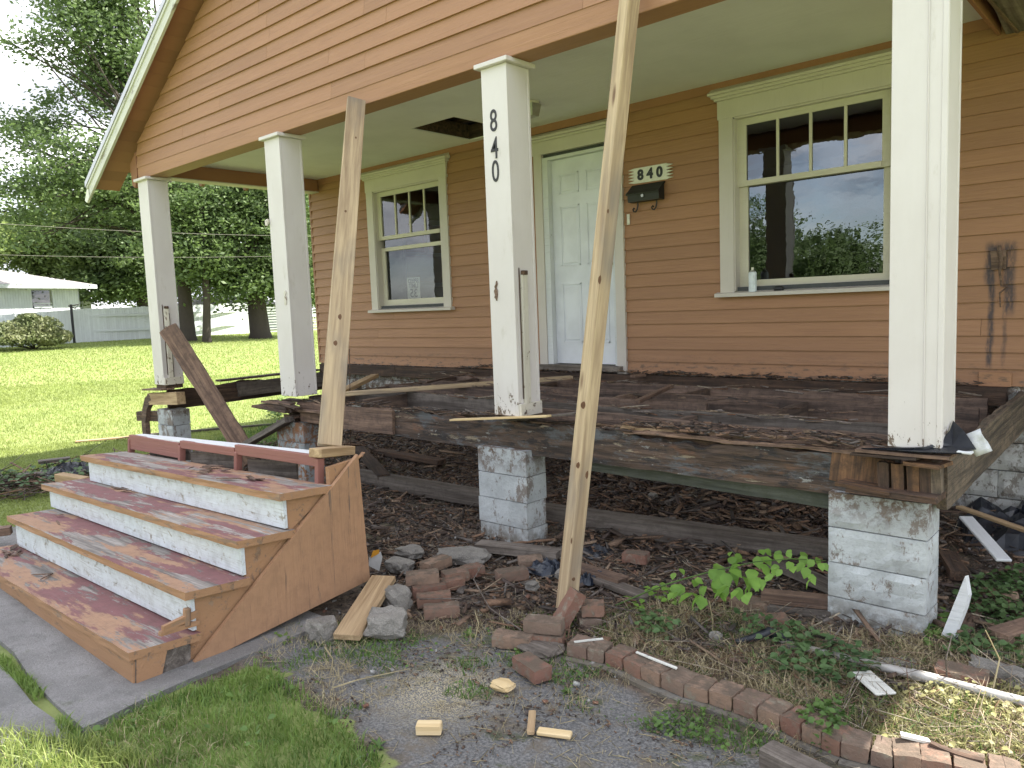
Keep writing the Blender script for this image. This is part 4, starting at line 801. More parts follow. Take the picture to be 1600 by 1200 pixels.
# tar paper flap at the right column
V = []; nu, nv = 10, 6
A = [Vector(p) for p in (wy(1340, 703, -2.34), wy(1480, 712, -2.36))]
def tar_flap():
    pts = []; tri = [(1345, 700, -2.34), (1440, 706, -2.37), (1500, 708, -2.36), (1524, 700, -2.30), (1505, 672, -2.22), (1489, 657, -2.14), (1484, 672, -2.22), (1470, 690, -2.30), (1440, 700, -2.345), (1390, 700, -2.345)]
    return [wy(u, v, y) for u, v, y in tri]
pts = tar_flap(); c = wy(1488, 696, -2.29); V = pts+[c]; V2 = [v+Vector((.004, .004, -.006)) for v in V]; n = len(V)
F = [(i, (i+1) % 10, 10) for i in range(10)]; F2 = [(b+n, a+n, cc+n) for a, b, cc in F]
tp = putw('tar_paper', V+V2, F+F2+[(i, i+n, (i+1) % 10+n, (i+1) % 10) for i in range(10)], MAT['plastic']); tag(tp, 'black tar paper flap curling up at the right column foot', 'tar paper')
sh = lumber('white_shim', 'small white wood wedge beside the tar paper flap', 'wedge', wy(1496, 705, -2.33), wy(1520, 708, -2.33), .05, .012, 'whiteboard')
V, F = gridbox(.07, .012, .11, 4, 1, 5); V = [v+Vector((0, noise.noise(v*25)*.03, 0)) for v in V]
cp = put('crumpled_foil', mesh('foil', V, F, True), MAT['whiteboard'], None, Matrix.Translation(wy(1528, 692, -2.22)) @ Matrix.Rotation(-.5, 4, 'Y')); tag(cp, 'crumpled white scrap hanging beyond the tar paper flap', 'scrap')

# ------------------------------------------------------------------ stairs
ST = thing('stairs', 'detached wooden stairs with worn maroon treads and white risers', 'stairs', (0, -4.2, -1.12))
XS = 1.40
TR = [(-4.910, -.939, None, None), (-4.629, -.739, 10, 806), (-4.346, -.553, 64, 756), (-4.085, -.361, 125, 712)]
LF = []
for y_, z_, u, v in TR:
    LF.append(wy(u, v, y_) if u is not None else None)
LF[0] = Vector((LF[1].x-.02, -4.91, -.939-(TR[1][1]-LF[1].z)-.01))
for i, (y_, z_, u, v) in enumerate(TR):
    FR = Vector((XS, y_, z_)); FL = LF[i]; D = Vector((0, .345, -.022)); th = Vector((0, 0, -.040))
    # tread as a grained plank: local X runs along it
    M, ln = frame((FL+FR)/2-(FR-FL)/2+D/2+th/2, (FL+FR)/2+(FR-FL)/2+D/2+th/2)
    Vg, Fg = gridbox(ln, .345, .040, 30, 5, 2); sd = Vector((i*9.1, 3, 5))
    for q in Vg:
        nn = noise.noise(Vector((q.x*1.5, q.y*5, 0))+sd); q.z += nn*.003 - .022*(q.y/.345)*(1)
        if abs(q.y+.1725) < 1e-4: q.y += noise.noise(Vector((q.x*6, 0, q.z*40))+sd)*.006; q.z += noise.noise(Vector((q.x*9, 1, 0))+sd)*.0025
    me = mesh('tread', Vg, Fg); me.materials.append(MAT['tread']); me.materials.append(MAT['step_o'])
    for p in me.polygons:
        if abs(p.normal.z) < .5: p.material_index = 1
    put('tread', me, None, ST, M)
    # riser below the tread
    if i:
        zb0 = TR[i-1][1]-.012; zl = LF[i-1].z-.012; yr = y_+.035
        a = Vector((XS-.028, yr, 0)); b = Vector((FL.x+.06, yr, 0))
        t8 = .022
        if i == 1:
            mid = b.lerp(a, .37)
            segs = [(b, mid, zl, zl+(zb0-zl)*.37, FL.z-.041, FL.z+(z_-FL.z)*.37-.041), (mid+Vector((.002, 0, 0)), a, zl+(zb0-zl)*.37, zb0, FL.z+(z_-FL.z)*.37-.041, z_-.041)]
        else: segs = [(b, a, zl, zb0, FL.z-.041, z_-.041)]
        for (p, q, z0, z1, z2, z3) in segs:
            c8 = [(p.x, yr, z0), (q.x, yr, z1), (q.x, yr+t8, z1), (p.x, yr+t8, z0), (p.x, yr, z2), (q.x, yr, z3), (q.x, yr+t8, z3), (p.x, yr+t8, z2)]
            hexa('riser', c8, MAT['riser'], ST, .002)
# bottom apron and its side
FL = LF[0]; yb = -4.91+.012
hexa('apron_board', [(FL.x, yb, -1.13), (XS-.012, yb, -1.10), (XS-.012, yb+.035, -1.10), (FL.x, yb+.035, -1.13), (FL.x, yb, FL.z-.041), (XS-.012, yb, -.981), (XS-.012, yb+.035, -.981), (FL.x, yb+.035, FL.z-.041)], MAT['step_o'], ST, .006)
def xprism(name, px, x0, x1, mat, par, n0=None):
    P = [wx(u, v, XS) for u, v in px]; n = len(P); V = [Vector((x1, p.y, p.z)) for p in P]+[Vector((x0, p.y, p.z)) for p in P]
    c = sum(V, Vector())/len(V); me = mesh(name, [v-c for v in V], [tuple(range(n)), tuple(range(n, 2*n))[::-1]]+[(i, i+n, (i+1) % n+n, (i+1) % n) for i in range(n)])
    bm = bmesh.new(); bm.from_mesh(me); bmesh.ops.recalc_face_normals(bm, faces=bm.faces); bm.to_mesh(me); bm.free()
    return put(name, me, mat, par, Matrix.Translation(c))
xprism('end_board', [(213, 1031), (299, 1003), (299, 1030), (286, 1048), (262, 1062), (213, 1079)], XS-.045, XS-.008, MAT['grey'], ST)
xprism('end_board', [(214, 1031), (262, 1015), (252, 1063), (214, 1077)], XS-.0075, XS-.0025, MAT['step_o'], ST)
xprism('side_panel', [(298, 1043), (577, 905), (571, 850), (558, 710), (304, 1033)], XS-.018, XS+.010, MAT['panel'], ST)
P = [(-4.60, -1.11), (-4.87, -1.0)]
for i_ in (1, 2, 3): P += [(TR[i_][0]+.0575, TR[i_-1][1]-.03), (TR[i_][0]+.0575, TR[i_][1]-.041)]
P += [(-3.74, -.41), (-3.74, -.285), (-3.50, -.262), (-3.48, -.24)]
V = [Vector((XS-.036, a_, b_)) for a_, b_ in P]+[Vector((XS-.070, a_, b_)) for a_, b_ in P]; n = len(P); c = sum(V, Vector())/len(V); me = mesh('stringer', [v-c for v in V], [tuple(range(n)), tuple(range(n, 2*n))[::-1]]+[(i_, i_+n, (i_+1) % n+n, (i_+1) % n) for i_ in range(n)])
bm = bmesh.new(); bm.from_mesh(me); bmesh.ops.recalc_face_normals(bm, faces=bm.faces); bm.to_mesh(me); bm.free(); put('stringer', me, MAT['step_o'], ST, Matrix.Translation(c))
bar('batten', wx(292, 950, XS-.02), wx(292, 978, XS-.02), .03, .03, MAT['step_o'], ST, side=(0, 1, 0))
bar('broken_trim', wx(254, 984, XS-.005), wx(308, 958, XS-.03), .022, .035, MAT['step_o'], ST, rough=.002); bar('broken_trim', wx(250, 990, XS-.01), wx(310, 972, XS-.03), .025, .022, MAT['step_o'], ST, rough=.003)
# left stringer and stub timbers on the left side
xl_ = LF[1].x+.08
P = [(-4.80, -1.19), (-3.5, -1.19), (-3.5, -.50), (-4.0, -.53), (-4.03, -.68), (-4.29, -.70), (-4.29, -.88), (-4.57, -.90), (-4.57, -1.06), (-4.80, -1.08)]
V = [(xl_, y_, z_) for y_, z_ in P]+[(xl_+.03, y_, z_) for y_, z_ in P]; n = len(P); putw('stringer', V, [tuple(range(n))[::-1], tuple(range(n, 2*n))]+[(i, (i+1) % n, (i+1) % n+n, i+n) for i in range(n)], MAT['step_o'], ST)
# top rail with posts (dull red)
YR = -3.74
def rpt(u, v): return wy(u, v, YR)
for (u0, v0, u1, v1, hh) in ((205, 690, 283, 704, .115), (284, 694, 369, 706, .055), (370, 702, 497, 720, .065)):
    bar('rail_board', rpt(u0, v0), rpt(u1, v1), .030, hh, MAT['redrail'], ST, bev=.003)
bar('rail_cap', rpt(203, 681)+Vector((0, .05, -.004)), rpt(490, 711)+Vector((0, .05, -.004)), .10, .014, MAT['whiteboard'], ST, bev=.002)
for u, v0, v1 in ((205, 685, 712), (284, 696, 726), (372, 706, 742), (499, 716, 760)):
    bar('rail_post', rpt(u, v0), rpt(u, v1), .035, .045, MAT['redrail'], ST, side=(1, 0, 0), bev=.003)
for (u0, v0, u1, v1) in ((290, 722, 340, 730), (378, 735, 425, 745), (226, 708, 260, 712)): bar('back_panel', rpt(u0, v0)+Vector((0, .05, 0)), rpt(u1, v1)+Vector((0, .18, 0)), .02, .13, MAT['grey'], ST, rough=.003)
pass
lumber('timber_stub', 'brown timber stub poking out left of the second stair from the top', 'timber', wz(92, 745, -.80), wz(135, 752, -.82), .09, .07, 'tanwood'); lumber('timber_stub', 'weathered timber stub at the left edge beside the lowest stair', 'timber', wz(-30, 834, -.98), wz(18, 828, -.98), .09, .06, 'rotlight', rough=.003)

# ------------------------------------------------------------------ bricks
BME = []
for s_ in range(6):
    V, F = gridbox(.20, .095, .062, 8, 4, 3); sd = Vector((s_*5.3, 1, 2))
    for v in V:
        ex = (.10-abs(v.x) < .001)+(.0475-abs(v.y) < .001)+(.031-abs(v.z) < .001)
        nn = noise.noise_vector(v*22+sd)*.003
        if ex >= 2: v *= 1-.012*ex; v += noise.noise_vector(v*40+sd)*.004
        v += nn
    BME.append(mesh('brick', V, F))
def brick(p0, p1, label, roll=0, sc=1, i=[0], parent=None, z=None):
    M, ln = frame(p0, p1); i[0] += 1
    M = M @ Matrix.Rotation(roll, 4, 'X') @ Matrix.Diagonal((sc, 1, 1, 1)) if sc != 1 else M @ Matrix.Rotation(roll, 4, 'X')
    o = put('brick', BME[i[0] % 6], MAT['brick'], parent, M)
    if label: tag(o, label, 'brick', 'old bricks lying loose on the ground')
    return o
BR = [((657, 890), (704, 872), -1.02, 0, 'brick tilted up behind the others near the leaning tan board', 1), ((632, 904), (688, 899), -1.005, 0, 'dusty brick on top of the brick heap beside the tan board', 1), ((642, 925), (697, 917), -1.068, 0, 'lower brick of the heap beside the tan board', 1),
 ((648, 939), (708, 933), -1.075, 0, 'mossy brick lying behind its twin nearest the asphalt', 1), ((658, 957), (722, 951), -1.078, 0, 'wide pale faced brick nearest the asphalt left of centre', 1), ((694, 902), (728, 896), -1.05, 0, 'half buried brick in the curved row right of the brick heap', .8), ((726, 894), (753, 888), -1.05, 0, 'red end brick of the curved row below the pale pier', .6),
 ((692, 914), (720, 908), -1.07, 0, 'short tan brick in front of the curved row', .7), ((772, 901), (826, 893), -1.06, 0, 'flat brick with white mortar marks in front of the pale pier', 1), ((812, 880), (846, 877), -1.06, .2, 'rounded red brick beside the blue plastic', .8), ((772, 996), (832, 1003), -1.08, 0, 'grey brown brick sprinkled with sawdust left of the prop foot', 1),
 ((812, 1030), (850, 1056), -1.075, 0, 'big mossy brick lying alone in front of the prop', 1), ((819, 973), (882, 979), -1.015, 0, 'brick with green needles on it at the prop foot', 1), ((824, 996), (880, 1000), -1.082, 0, 'bottom brick under the one with needles at the prop foot', 1),
 ((914, 950), (938, 950), -1.01, 0, 'grey upper brick right of the prop foot', .6), ((908, 972), (934, 970), -1.08, 0, 'orange lower brick right of the prop foot', .6), ((1144, 938), (1200, 951), -1.075, .1, 'pale broken brick lying among splinters left of the right pier', 1), ((1168, 972), (1232, 972), -1.08, 0, 'brick half sunk in splinters beside the right pier foot', 1), ((1478, 1050), (1528, 1062), -1.07, .1, 'sunlit pale brick behind the white pipe', 1), ((978, 868), (1010, 872), -1.03, 0, 'dark brick under the grey timber near the leafy vine', .8)]
for a, b, z_, rl, lab, sc in BR:
    A_, B_ = wz(*a, z_), wz(*b, z_); c = (A_+B_)/2; d = (B_-A_).normalized()*.1
    if sc < .95: d *= 1
    brick(c-d, c+d, lab, rl, sc)
A_, B_ = wz(878, 968, -1.05), wz(899, 932, -.94); c = (A_+B_)/2; brick(c-(B_-A_).normalized()*.1, c+(B_-A_).normalized()*.1, 'brick standing aslant against the prop foot', 0, 1)
ED = thing('brick_edging', 'curved row of old bricks set on edge along the asphalt', 'brick edging', tuple(wz(1060, 1080, -1.12)))
epx = [(885, 1025), (917, 1032), (944, 1038), (972, 1048), (1001, 1062), (1031, 1075), (1067, 1090), (1106, 1100), (1143, 1113), (1181, 1128), (1218, 1142), (1250, 1158), (1282, 1170), (1312, 1184), (1358, 1196), (1394, 1206), (1440, 1214), (1490, 1224), (1545, 1236), (1600, 1248)]
ep = [wz(u, v, -1.105) for u, v in epx]
for k in range(len(ep)-1):
    a, b = ep[k], ep[k+1]; wv = (b-a).length; e = (b-a).normalized(); nrm = Vector((-e.y, e.x, 0))
    if nrm.dot(FV) < 0: nrm = -nrm
    hgt = .062+random.uniform(-.004, .006); nrm = (nrm+e*random.uniform(-.05, .08)).normalized(); c = (a+b)/2+nrm*.062+Vector((0, 0, hgt/2))
    M = Matrix(((nrm.x, -e.x, 0, c.x), (nrm.y, -e.y, 0, c.y), (0, 0, 1, c.z), (0, 0, 0, 1)))
    M = M @ Matrix.Rotation(random.uniform(-.04, .04), 4, 'X') @ Matrix.Diagonal((.62, (wv-.004)/.095, hgt/.062, 1))
    put('brick', BME[k % 6], MAT['brick'], ED, M)
V, F = [], []
for k in range(len(ep)-1):
    a, b = ep[k], ep[k+1]; e = (b-a).normalized(); nn = Vector((-e.y, e.x, 0)); nn = nn if nn.dot(FV) > 0 else -nn
    n = len(V); q = [a-nn*.035, b-nn*.035, b+nn*.12, a+nn*.12]; V += [Vector((p.x, p.y, -1.16)) for p in q]+[Vector((p.x, p.y, -1.107)) for p in q]; F += [tuple(i+n for i in f) for f in BOXF]
putw('footing', V, F, MAT['mortar'], ED)

# rubble and stones
def rock(p, sx, sy, sz, label=None, mat='rubble', seed=1, name='stone', rz=0, cat='stone', group='stones and concrete lumps on the ground'):
    bm = bmesh.new(); bmesh.ops.create_icosphere(bm, subdivisions=3, radius=.5)
    s_ = Vector((seed*2.7, seed, seed*.3))
    for v in bm.verts:
        m = max(abs(v.co.x), abs(v.co.y), abs(v.co.z)); c = v.co/m*.5; v.co = v.co.lerp(c, .85); v.co += noise.noise_vector(v.co*2.2+s_)*.16+noise.cell_vector(v.co*3.5+s_)*.07-Vector((.035, .035, .035))+noise.noise_vector(v.co*11+s_)*.03
        v.co.x *= sx; v.co.y *= sy; v.co.z *= sz
    me = bpy.data.meshes.new(name); bm.to_mesh(me); bm.free(); o = put(name, me, MAT[mat], None, Matrix.Translation(p) @ Matrix.Rotation(rz, 4, 'Z'))
    if label: tag(o, label, cat, group)
    return o
rock(wz(503, 985, -1.07), .13, .13, .12, 'grey stone wedged between the stair panel and the tan board', seed=2); rock(wz(604, 975, -1.05), .20, .15, .13, 'large grey stone under the tan board', seed=5, rz=.7); rock(wz(622, 936, -1.03), .14, .13, .14, 'mossy stone behind the top of the tan board', seed=8)
rock(wz(850, 1012, -1.095), .20, .17, .045, 'flat dark slate in front of the prop foot bricks', 'grey', 11); rock(wz(880, 378+520, -1.06), .08, .07, .06, 'small round stone right behind the prop foot', seed=15)
rock(wz(640, 862, -1.03), .18, .13, .06, 'grey slab of rubble between the stairs and the pale pier', seed=17); rock(wz(625, 884, -1.05), .18, .12, .08, 'pinkish stone just right of the stair panel', seed=19); rock(wz(724, 868, -1.045), .34, .16, .09, 'long grey lump in front of the pale pier', seed=21, rz=.5)
rock(wz(832, 915, -1.07), .07, .06, .045, 'small square grey stone left of the prop', seed=23); rock(wz(1103, 770, -1.0)+Vector((0, .1, .06)), .09, .06, .07, 'grey stone under the middle of the rim beam', seed=25); rock(wz(1395, 1037, -1.09), .20, .08, .03, 'grey slate behind the white pipe', seed=27, rz=.6); rock(wz(1560, 1050, -1.08), .22, .12, .07, 'dark lump behind the white pipe at the right', seed=29)
rock(wz(1118, 908+88, -1.08), .05, .05, .05, 'small pale stone in the weeds left of the right pier', seed=31); rock(wz(1020, 775, -1.0), .07, .06, .05, 'small stone behind the grey timber', seed=33)

# boards, pipe and scraps on the ground
lumber('tan_board', 'short tan deck board leaning on stones beside the stair panel', 'board', wz(541, 996, -1.075), wz(600, 903, -.955), .145, .036, 'tanwood', bev=.003)
V, F = tube([wz(1150, 994, -1.085), wz(1285, 1022, -1.075), wz(1420, 1058, -1.07), wz(1470, 1062, -1.065), wz(1610, 1099, -1.06)], .021, 16)
pipe = thing('white_pipe', 'long dirty white plastic pipe lying across the weeds at lower right', 'pipe', tuple(wz(1420, 1052, -1.07)))
V, F = tube([wz(1200, 1000, -1.08), wz(1300, 1024, -1.075), wz(1463, 1062, -1.066), wz(1700, 1122, -1.06)], .020, 16); putw('tube', V, F, MAT['pvc'], pipe, smooth=True)
a, b = wz(1425, 1053, -1.068), wz(1466, 1063, -1.066); V, F = tube([a, b], .024, 16); putw('coupling', V, F, MAT['pvc'], pipe, smooth=True)
lumber('white_board', 'white board with a nail sticking up, beside the black plastic', 'board', wz(1509, 808, -.84), wz(1569, 876, -.92), .08, .016, 'whiteboard')
V = [wy(u, v, -2.28) for u, v in ((1461, 1016), (1486, 1024), (1494, 985), (1508, 950), (1513, 930), (1508, 900))]; V += [v+Vector((.01, .022, 0)) for v in V]; n = 6
o = putw('white_scrap_board', V, [tuple(range(n))[::-1], tuple(range(n, 2*n))]+[(i, (i+1) % n, (i+1) % n+n, i+n) for i in range(n)], MAT['whiteboard']); tag(o, 'jagged white board standing on end beside the right pier', 'board')
lumber('grey_timber', 'thick pale grey timber end at the bottom edge in front of the bricks', 'timber', wz(1196, 1178, -1.06), wz(1360, 1260, -1.06), .09, .085, 'grey', bev=.006)
lumber('wood_offcut', 'small square pine offcut on the asphalt', 'offcut', wz(651, 1137, -1.09), wz(690, 1137, -1.09), .05, .042, 'pine2', 'small scraps lying on the asphalt'); lumber('wood_offcut', 'flat yellow pine offcut beside the thin brown stick', 'offcut', wz(840, 1142, -1.10), wz(893, 1149, -1.10), .042, .018, 'pine2', 'small scraps lying on the asphalt')
lumber('wood_offcut', 'thin brown stick lying beside the flat yellow offcut', 'stick', wz(829, 1146, -1.10), wz(832, 1112, -1.09), .03, .02, 'tanwood', 'small scraps lying on the asphalt')
o = rock(wz(786, 1070, -1.095), .10, .075, .03, 'pale yellow lump of foam on the ground left of the lone brick', 'pine2', 41, 'foam_lump', cat='foam', group='small scraps lying on the asphalt')
lumber('white_splinter', 'long white splinter lying on the brick edging', 'splinter', wz(995, 1019, -1.035), wz(1058, 1045, -1.035), .013, .006, 'fascia', rough=.005, res=.03); lumber('white_splinter', 'short white splinter behind the first edging bricks', 'splinter', wz(898, 1003, -1.04), wz(942, 998, -1.04), .012, .006, 'fascia', rough=.005, res=.03)
lumber('white_splinter', 'white peeled chip in the dry grass at lower right', 'splinter', wz(1408, 1148, -1.02), wz(1450, 1158, -1.04), .03, .01, 'fascia', rough=.006, res=.03); lumber('dark_stick', 'dark curved stick in the sunlit dry grass', 'stick', wz(1450, 1160, -1.03), wz(1540, 1190, -1.04), .022, .016, 'rot', rough=.006, res=.04, sag=-.01)
lumber('white_board', 'small white board under green leaves in front of the pipe', 'board', wz(1345, 1050, -1.06), wz(1385, 1085, -1.06), .09, .012, 'fascia')
for (a, b, z_, w_, h_, mt, lab) in (((1190, 930), (1305, 942), -1.03, .09, .05, 'rotlight', 'red brown timber piece against the right pier foot'), ((1212, 880), (1318, 925), -1.0, .13, .03, 'grey', 'grey plank sloping behind the leafy vine to the right pier'), ((1192, 948), (1305, 958), -1.08, .08, .04, 'grey', 'pale grey timber piece lying in front of the red brown one'),
 ((935, 905), (1015, 935), -1.07, .09, .03, 'grey', 'grey board half buried right of the long prop'), ((900, 885), (975, 908), -1.05, .10, .03, 'rotlight', 'brown board behind the long prop foot'), ((748, 852), (875, 866), -1.04, .12, .05, 'grey', 'grey broken plank at the foot of the pale pier'), ((1480, 868), (1500, 900), -1.03, .10, .06, 'rot', 'dark timber end right of the right pier'),
 ((1558, 1000), (1640, 975), -1.06, .10, .08, 'rotlight', 'brown timber end at the right edge among weeds'), ((1540, 930), (1500, 1000), -1.08, .06, .03, 'rotlight', 'narrow brown lath in the ivy right of the white scrap board'), ((1498, 792), (1640, 842), -.86, .05, .02, 'tanwood', 'reddish lath leaning over the black plastic'),
 ((600, 745), (560, 700), -.95, .12, .04, 'rot', 'dark slab of rotten wood right of the short prop'), ((590, 705), (690, 722), -.98, .12, .05, 'rot', 'ragged rotten slab under the splice board'), ((118, 690), (222, 681), -1.06, .10, .022, 'tanwood', 'thin board lying in the lawn left of the stairs'), ((222, 680), (520, 655), -1.08, .05, .03, 'grey', 'long thin batten lying along the lawn edge behind the left column'),
 ((30, 742), (135, 736), -1.0, .10, .03, 'grey', 'grey board on the brush pile left of the stairs'), ((60, 722), (110, 716), -.96, .12, .03, 'grey', 'short grey board topping the brush pile'), ((1240, 1020), (1310, 1016), -1.09, .05, .02, 'rot', 'dark sliver in front of the right pier')):
    lumber('scrap_board', lab, 'board', wz(*a, z_), wz(*b, z_), w_, h_, mt, 'scrap boards lying about', rough=.005 if mt != 'tanwood' else 0, res=.06)
# bent black gutter piece
V, F = tube([wz(1150, 1003, -1.06), wz(1180, 996, -1.05), wz(1202, 988, -1.03), wz(1222, 996, -1.05), wz(1240, 1006, -1.08)], [.012, .02, .028, .02, .01], 8); o = putw('bent_scrap', V, F, MAT['plastic'], smooth=True); tag(o, 'bent black strip among splinters left of the right pier', 'scrap')
# plastic sheets
def crumple(c, sx, sy, h, label, seed, name='plastic_sheet', mat='plastic', n=18, rz=0, group='crumpled plastic on the ground'):
    V = []; F = []; s_ = Vector((seed, seed*2, 3))
    for i in range(n+1):
        for j in range(n+1):
            x, y = i/n-.5, j/n-.5; r_ = min(1, (1-2*max(abs(x), abs(y)))*3.0)
            kf = 5 if sx > .4 else 2.2; q = Vector((x*kf, y*kf, 0))+s_; a = 1-abs(noise.noise(q)*2); b_ = 1-abs(noise.noise(q*2.4)*2)
            jx = noise.noise(q*.7+Vector((9, 0, 0)))*.18; jy = noise.noise(q*.7+Vector((0, 9, 0)))*.18
            V.append(Vector(((x+jx)*sx, (y+jy)*sy, h*r_*(.15+.6*max(0, a)**2+.35*max(0, b_)**2)-.01)))
    for i in range(n):
        for j in range(n): F.append((i*(n+1)+j, (i+1)*(n+1)+j, (i+1)*(n+1)+j+1, i*(n+1)+j+1))
    o = put(name, mesh(name, V, F, False), MAT[mat], None, Matrix.Translation(c) @ Matrix.Rotation(rz, 4, 'Z')); tag(o, label, 'plastic', group); return o
crumple(Vector((4.22, -.32, -1.07)), .85, 1.0, .22, 'crumpled black plastic sheet heaped by the foundation at the right', 3); crumple(wz(932, 862, -1.08), .26, .24, .06, 'black plastic scrap behind the long prop', 7); 
MAT['blueplastic'] = plain('blue_plastic', (.012, .018, .032), .35, sc=20)
crumple(wz(855, 888, -1.08), .22, .22, .07, 'dark blue plastic scrap left of the long prop', 12, mat='blueplastic'); crumple(wz(925, 905, -1.08), .12, .16, .06, 'dark blue plastic scrap right of the long prop', 15, mat='blueplastic'); crumple(wz(110, 735, -1.0), .5, .5, .10, 'black plastic in the brush pile left of the stairs', 18)
MAT['foil'] = plain('silver_wrapper', (.55, .54, .52), .3, sc=25); MAT['orangep'] = plain('orange_print', (.65, .30, .03), .4)
wr = thing('snack_wrapper', 'silver and orange wrapper standing beside the stair panel', 'wrapper', tuple(wz(586, 884, -1.02)))
P = [wz(586, 886, -1.0)+RV*x*.0040*1+Vector((0, 0, z_*.0044)) for x, z_ in ((-10, 2), (6, -6), (12, 14), (10, 22), (-8, 14))]; V = P+[p+FV*.012 for p in P]; n = 5
putw('foil_body', V, [tuple(range(n)), tuple(range(n, 2*n))[::-1]]+[(i, i+n, (i+1) % n+n, (i+1) % n) for i in range(n)], MAT['foil'], wr); P = [wz(586, 886, -1.0)+RV*x*.0031-FV*.002+Vector((0, 0, z_*.0044)) for x, z_ in ((-8, 13), (10, 20), (11, 26), (-2, 24))]; V = P+[p-FV*.003 for p in P]; n = 4
putw('orange_top', V, [tuple(range(n)), tuple(range(n, 2*n))[::-1]]+[(i, i+n, (i+1) % n+n, (i+1) % n) for i in range(n)], MAT['orangep'], wr)
# thin rusted rods standing in the joists
for u, v0, v1, yy in ((547, 700, 545, -2.0), (617, 590, 572, -.3)):
    V, F = tube([wy(u+1, v0, yy), wy(u-1, v1, yy)], .004, 6); o = putw('steel_rod', V, F, MAT['rot']); tag(o, 'thin upright rod right of the short prop' if u < 600 else 'tiny rod end at the wall foot below the left window', 'rod')

# ------------------------------------------------------------------ splinters, chips and straw
def inpoly_pts(poly, n, seed=0):
    r_ = np.random.default_rng(seed); poly = np.asarray(poly); lo, hi = poly.min(0), poly.max(0); out = np.zeros((0, 2))
    while len(out) < n:
        P = lo+(hi-lo)*r_.random((n*2, 2)); out = np.vstack([out, P[sdpoly(P, poly) > 0]])
    return out[:n]
def chips(name, label, poly, n, lmin, lmax, wmin, wmax, mat, seed, pile=.03, tmin=.15, tilt=.35, zoff=0, dens=None, azr=None):
    r_ = np.random.default_rng(seed); P = inpoly_pts(poly, n, seed)
    if dens is not None: P = P[r_.random(len(P)) < dens(P)]
    n = len(P); L_ = lmin+(lmax-lmin)*r_.random(n)**2.2; W_ = wmin+(wmax-wmin)*r_.random(n)**1.6; T_ = W_*(tmin+.4*r_.random(n)); az = r_.random(n)*2*np.pi if azr is None else (r_.random(n)-.5)*2*azr; el = (r_.random(n)-.5)*2*tilt
    X_ = np.stack([np.cos(az)*np.cos(el), np.sin(az)*np.cos(el), np.sin(el)], 1); Yv = np.stack([-np.sin(az), np.cos(az), np.zeros(n)], 1); ro = (r_.random(n)-.5)*1.2
    Zv = np.cross(X_, Yv); Y2 = Yv*np.cos(ro)[:, None]+Zv*np.sin(ro)[:, None]; Z2 = np.cross(X_, Y2)
    c = np.stack([P[:, 0], P[:, 1], gnp(P[:, 0], P[:, 1])+zoff+T_*.3+np.abs(np.sin(el))*L_*.35+r_.random(n)**2*pile*.6+.004], 1)
    sg_ = np.array([(-1, -1, -1), (1, -1, -1), (1, 1, -1), (-1, 1, -1), (-1, -1, 1), (1, -1, 1), (1, 1, 1), (-1, 1, 1)], float)
    J = 1+(r_.random((n, 8, 3))-.5)*np.array([.35, 1.1, .6]); s = sg_[None]*J
    V = c[:, None]+X_[:, None]*(s[..., 0:1]*L_[:, None, None]/2)+Y2[:, None]*(s[..., 1:2]*W_[:, None, None]/2)+Z2[:, None]*(s[..., 2:3]*T_[:, None, None]/2)
    F = (np.array(BOXF)[None]+(np.arange(n)*8)[:, None, None]).reshape(-1, 4); me = np_mesh(name, V.reshape(-1, 3), F); attr(me, 'rnd', np.repeat(r_.random(n), 8))
    o = put(name, me, mat); tag(o, label, 'debris', kind='stuff'); return o
def chipmat(name, cs):
    k = NT(name); a = k.n('Attribute'); a.attribute_name = 'rnd'; r = k.n('ValToRGB'); r.color_ramp.interpolation = 'CONSTANT'; e = r.color_ramp.elements; m_ = len(cs)
    for i in range(m_-2): e.new((i+1)/m_)
    for i, c in enumerate(cs): e[i].position = i/m_; e[i].color = (*c, 1)
    k.l(a.outputs['Fac'], r.inputs[0]); n_ = k.noise(60, 5, .7); k.col(k.mix(k.math('MULTIPLY', k.ramp(n_, .35, .7), .6), r.outputs[0], (.03, .02, .016))); k.rough(.9); k.bump(n_, .004, .6); return k.m
MAT['chipd'] = chipmat('dark_chips', [(.06, .04, .03), (.11, .07, .048), (.18, .115, .075), (.05, .04, .034), (.26, .18, .12), (.15, .13, .115), (.09, .065, .055), (.22, .13, .08)])
MAT['chipl'] = chipmat('light_chips', [(.20, .14, .09), (.32, .24, .16), (.14, .11, .09), (.40, .34, .25), (.24, .20, .17), (.18, .09, .05)])
MAT['chipg'] = chipmat('gravel_chips', [(.18, .17, .16), (.30, .29, .27), (.12, .10, .09), (.24, .12, .08), (.40, .40, .38), (.10, .09, .085), (.16, .15, .13)])
UNDER = [(-3.9, -1.9), (-1.6, -2.5), (.9, -3.1), (1.5, -3.7), (3.9, -3.0), (4.9, -2.4), (5.2, -.1), (-3.9, -.1)]
FRONT = gpoly([(600, 850), (1290, 880), (1300, 1000), (1180, 1020), (960, 960), (840, 940), (640, 930), (585, 900)])
chips('rotten_wood_debris', 'heap of rotten wood chips and splinters under the porch', UNDER, 11000, .012, .16, .004, .024, MAT['chipd'], 3, .07)
chips('rotten_wood_debris', 'bigger rotten slivers lying in the porch rubble', UNDER, 380, .08, .30, .012, .045, MAT['chipd'], 4, .10, tilt=.25)
RUB = [(1.6, -1.9), (3.7, -1.9), (3.7, -.2), (.6, -.2)]
chips('rotten_wood_debris', 'thick layer of red brown rotten chips behind the grey timber', RUB, 4500, .03, .2, .008, .035, MAT['chipd'], 33, .09)
chips('soil_crumbs', 'dark crumbs of soil and rot under the porch', UNDER, 14000, .006, .035, .005, .02, MAT['chipd'], 34, .03, tmin=.5)
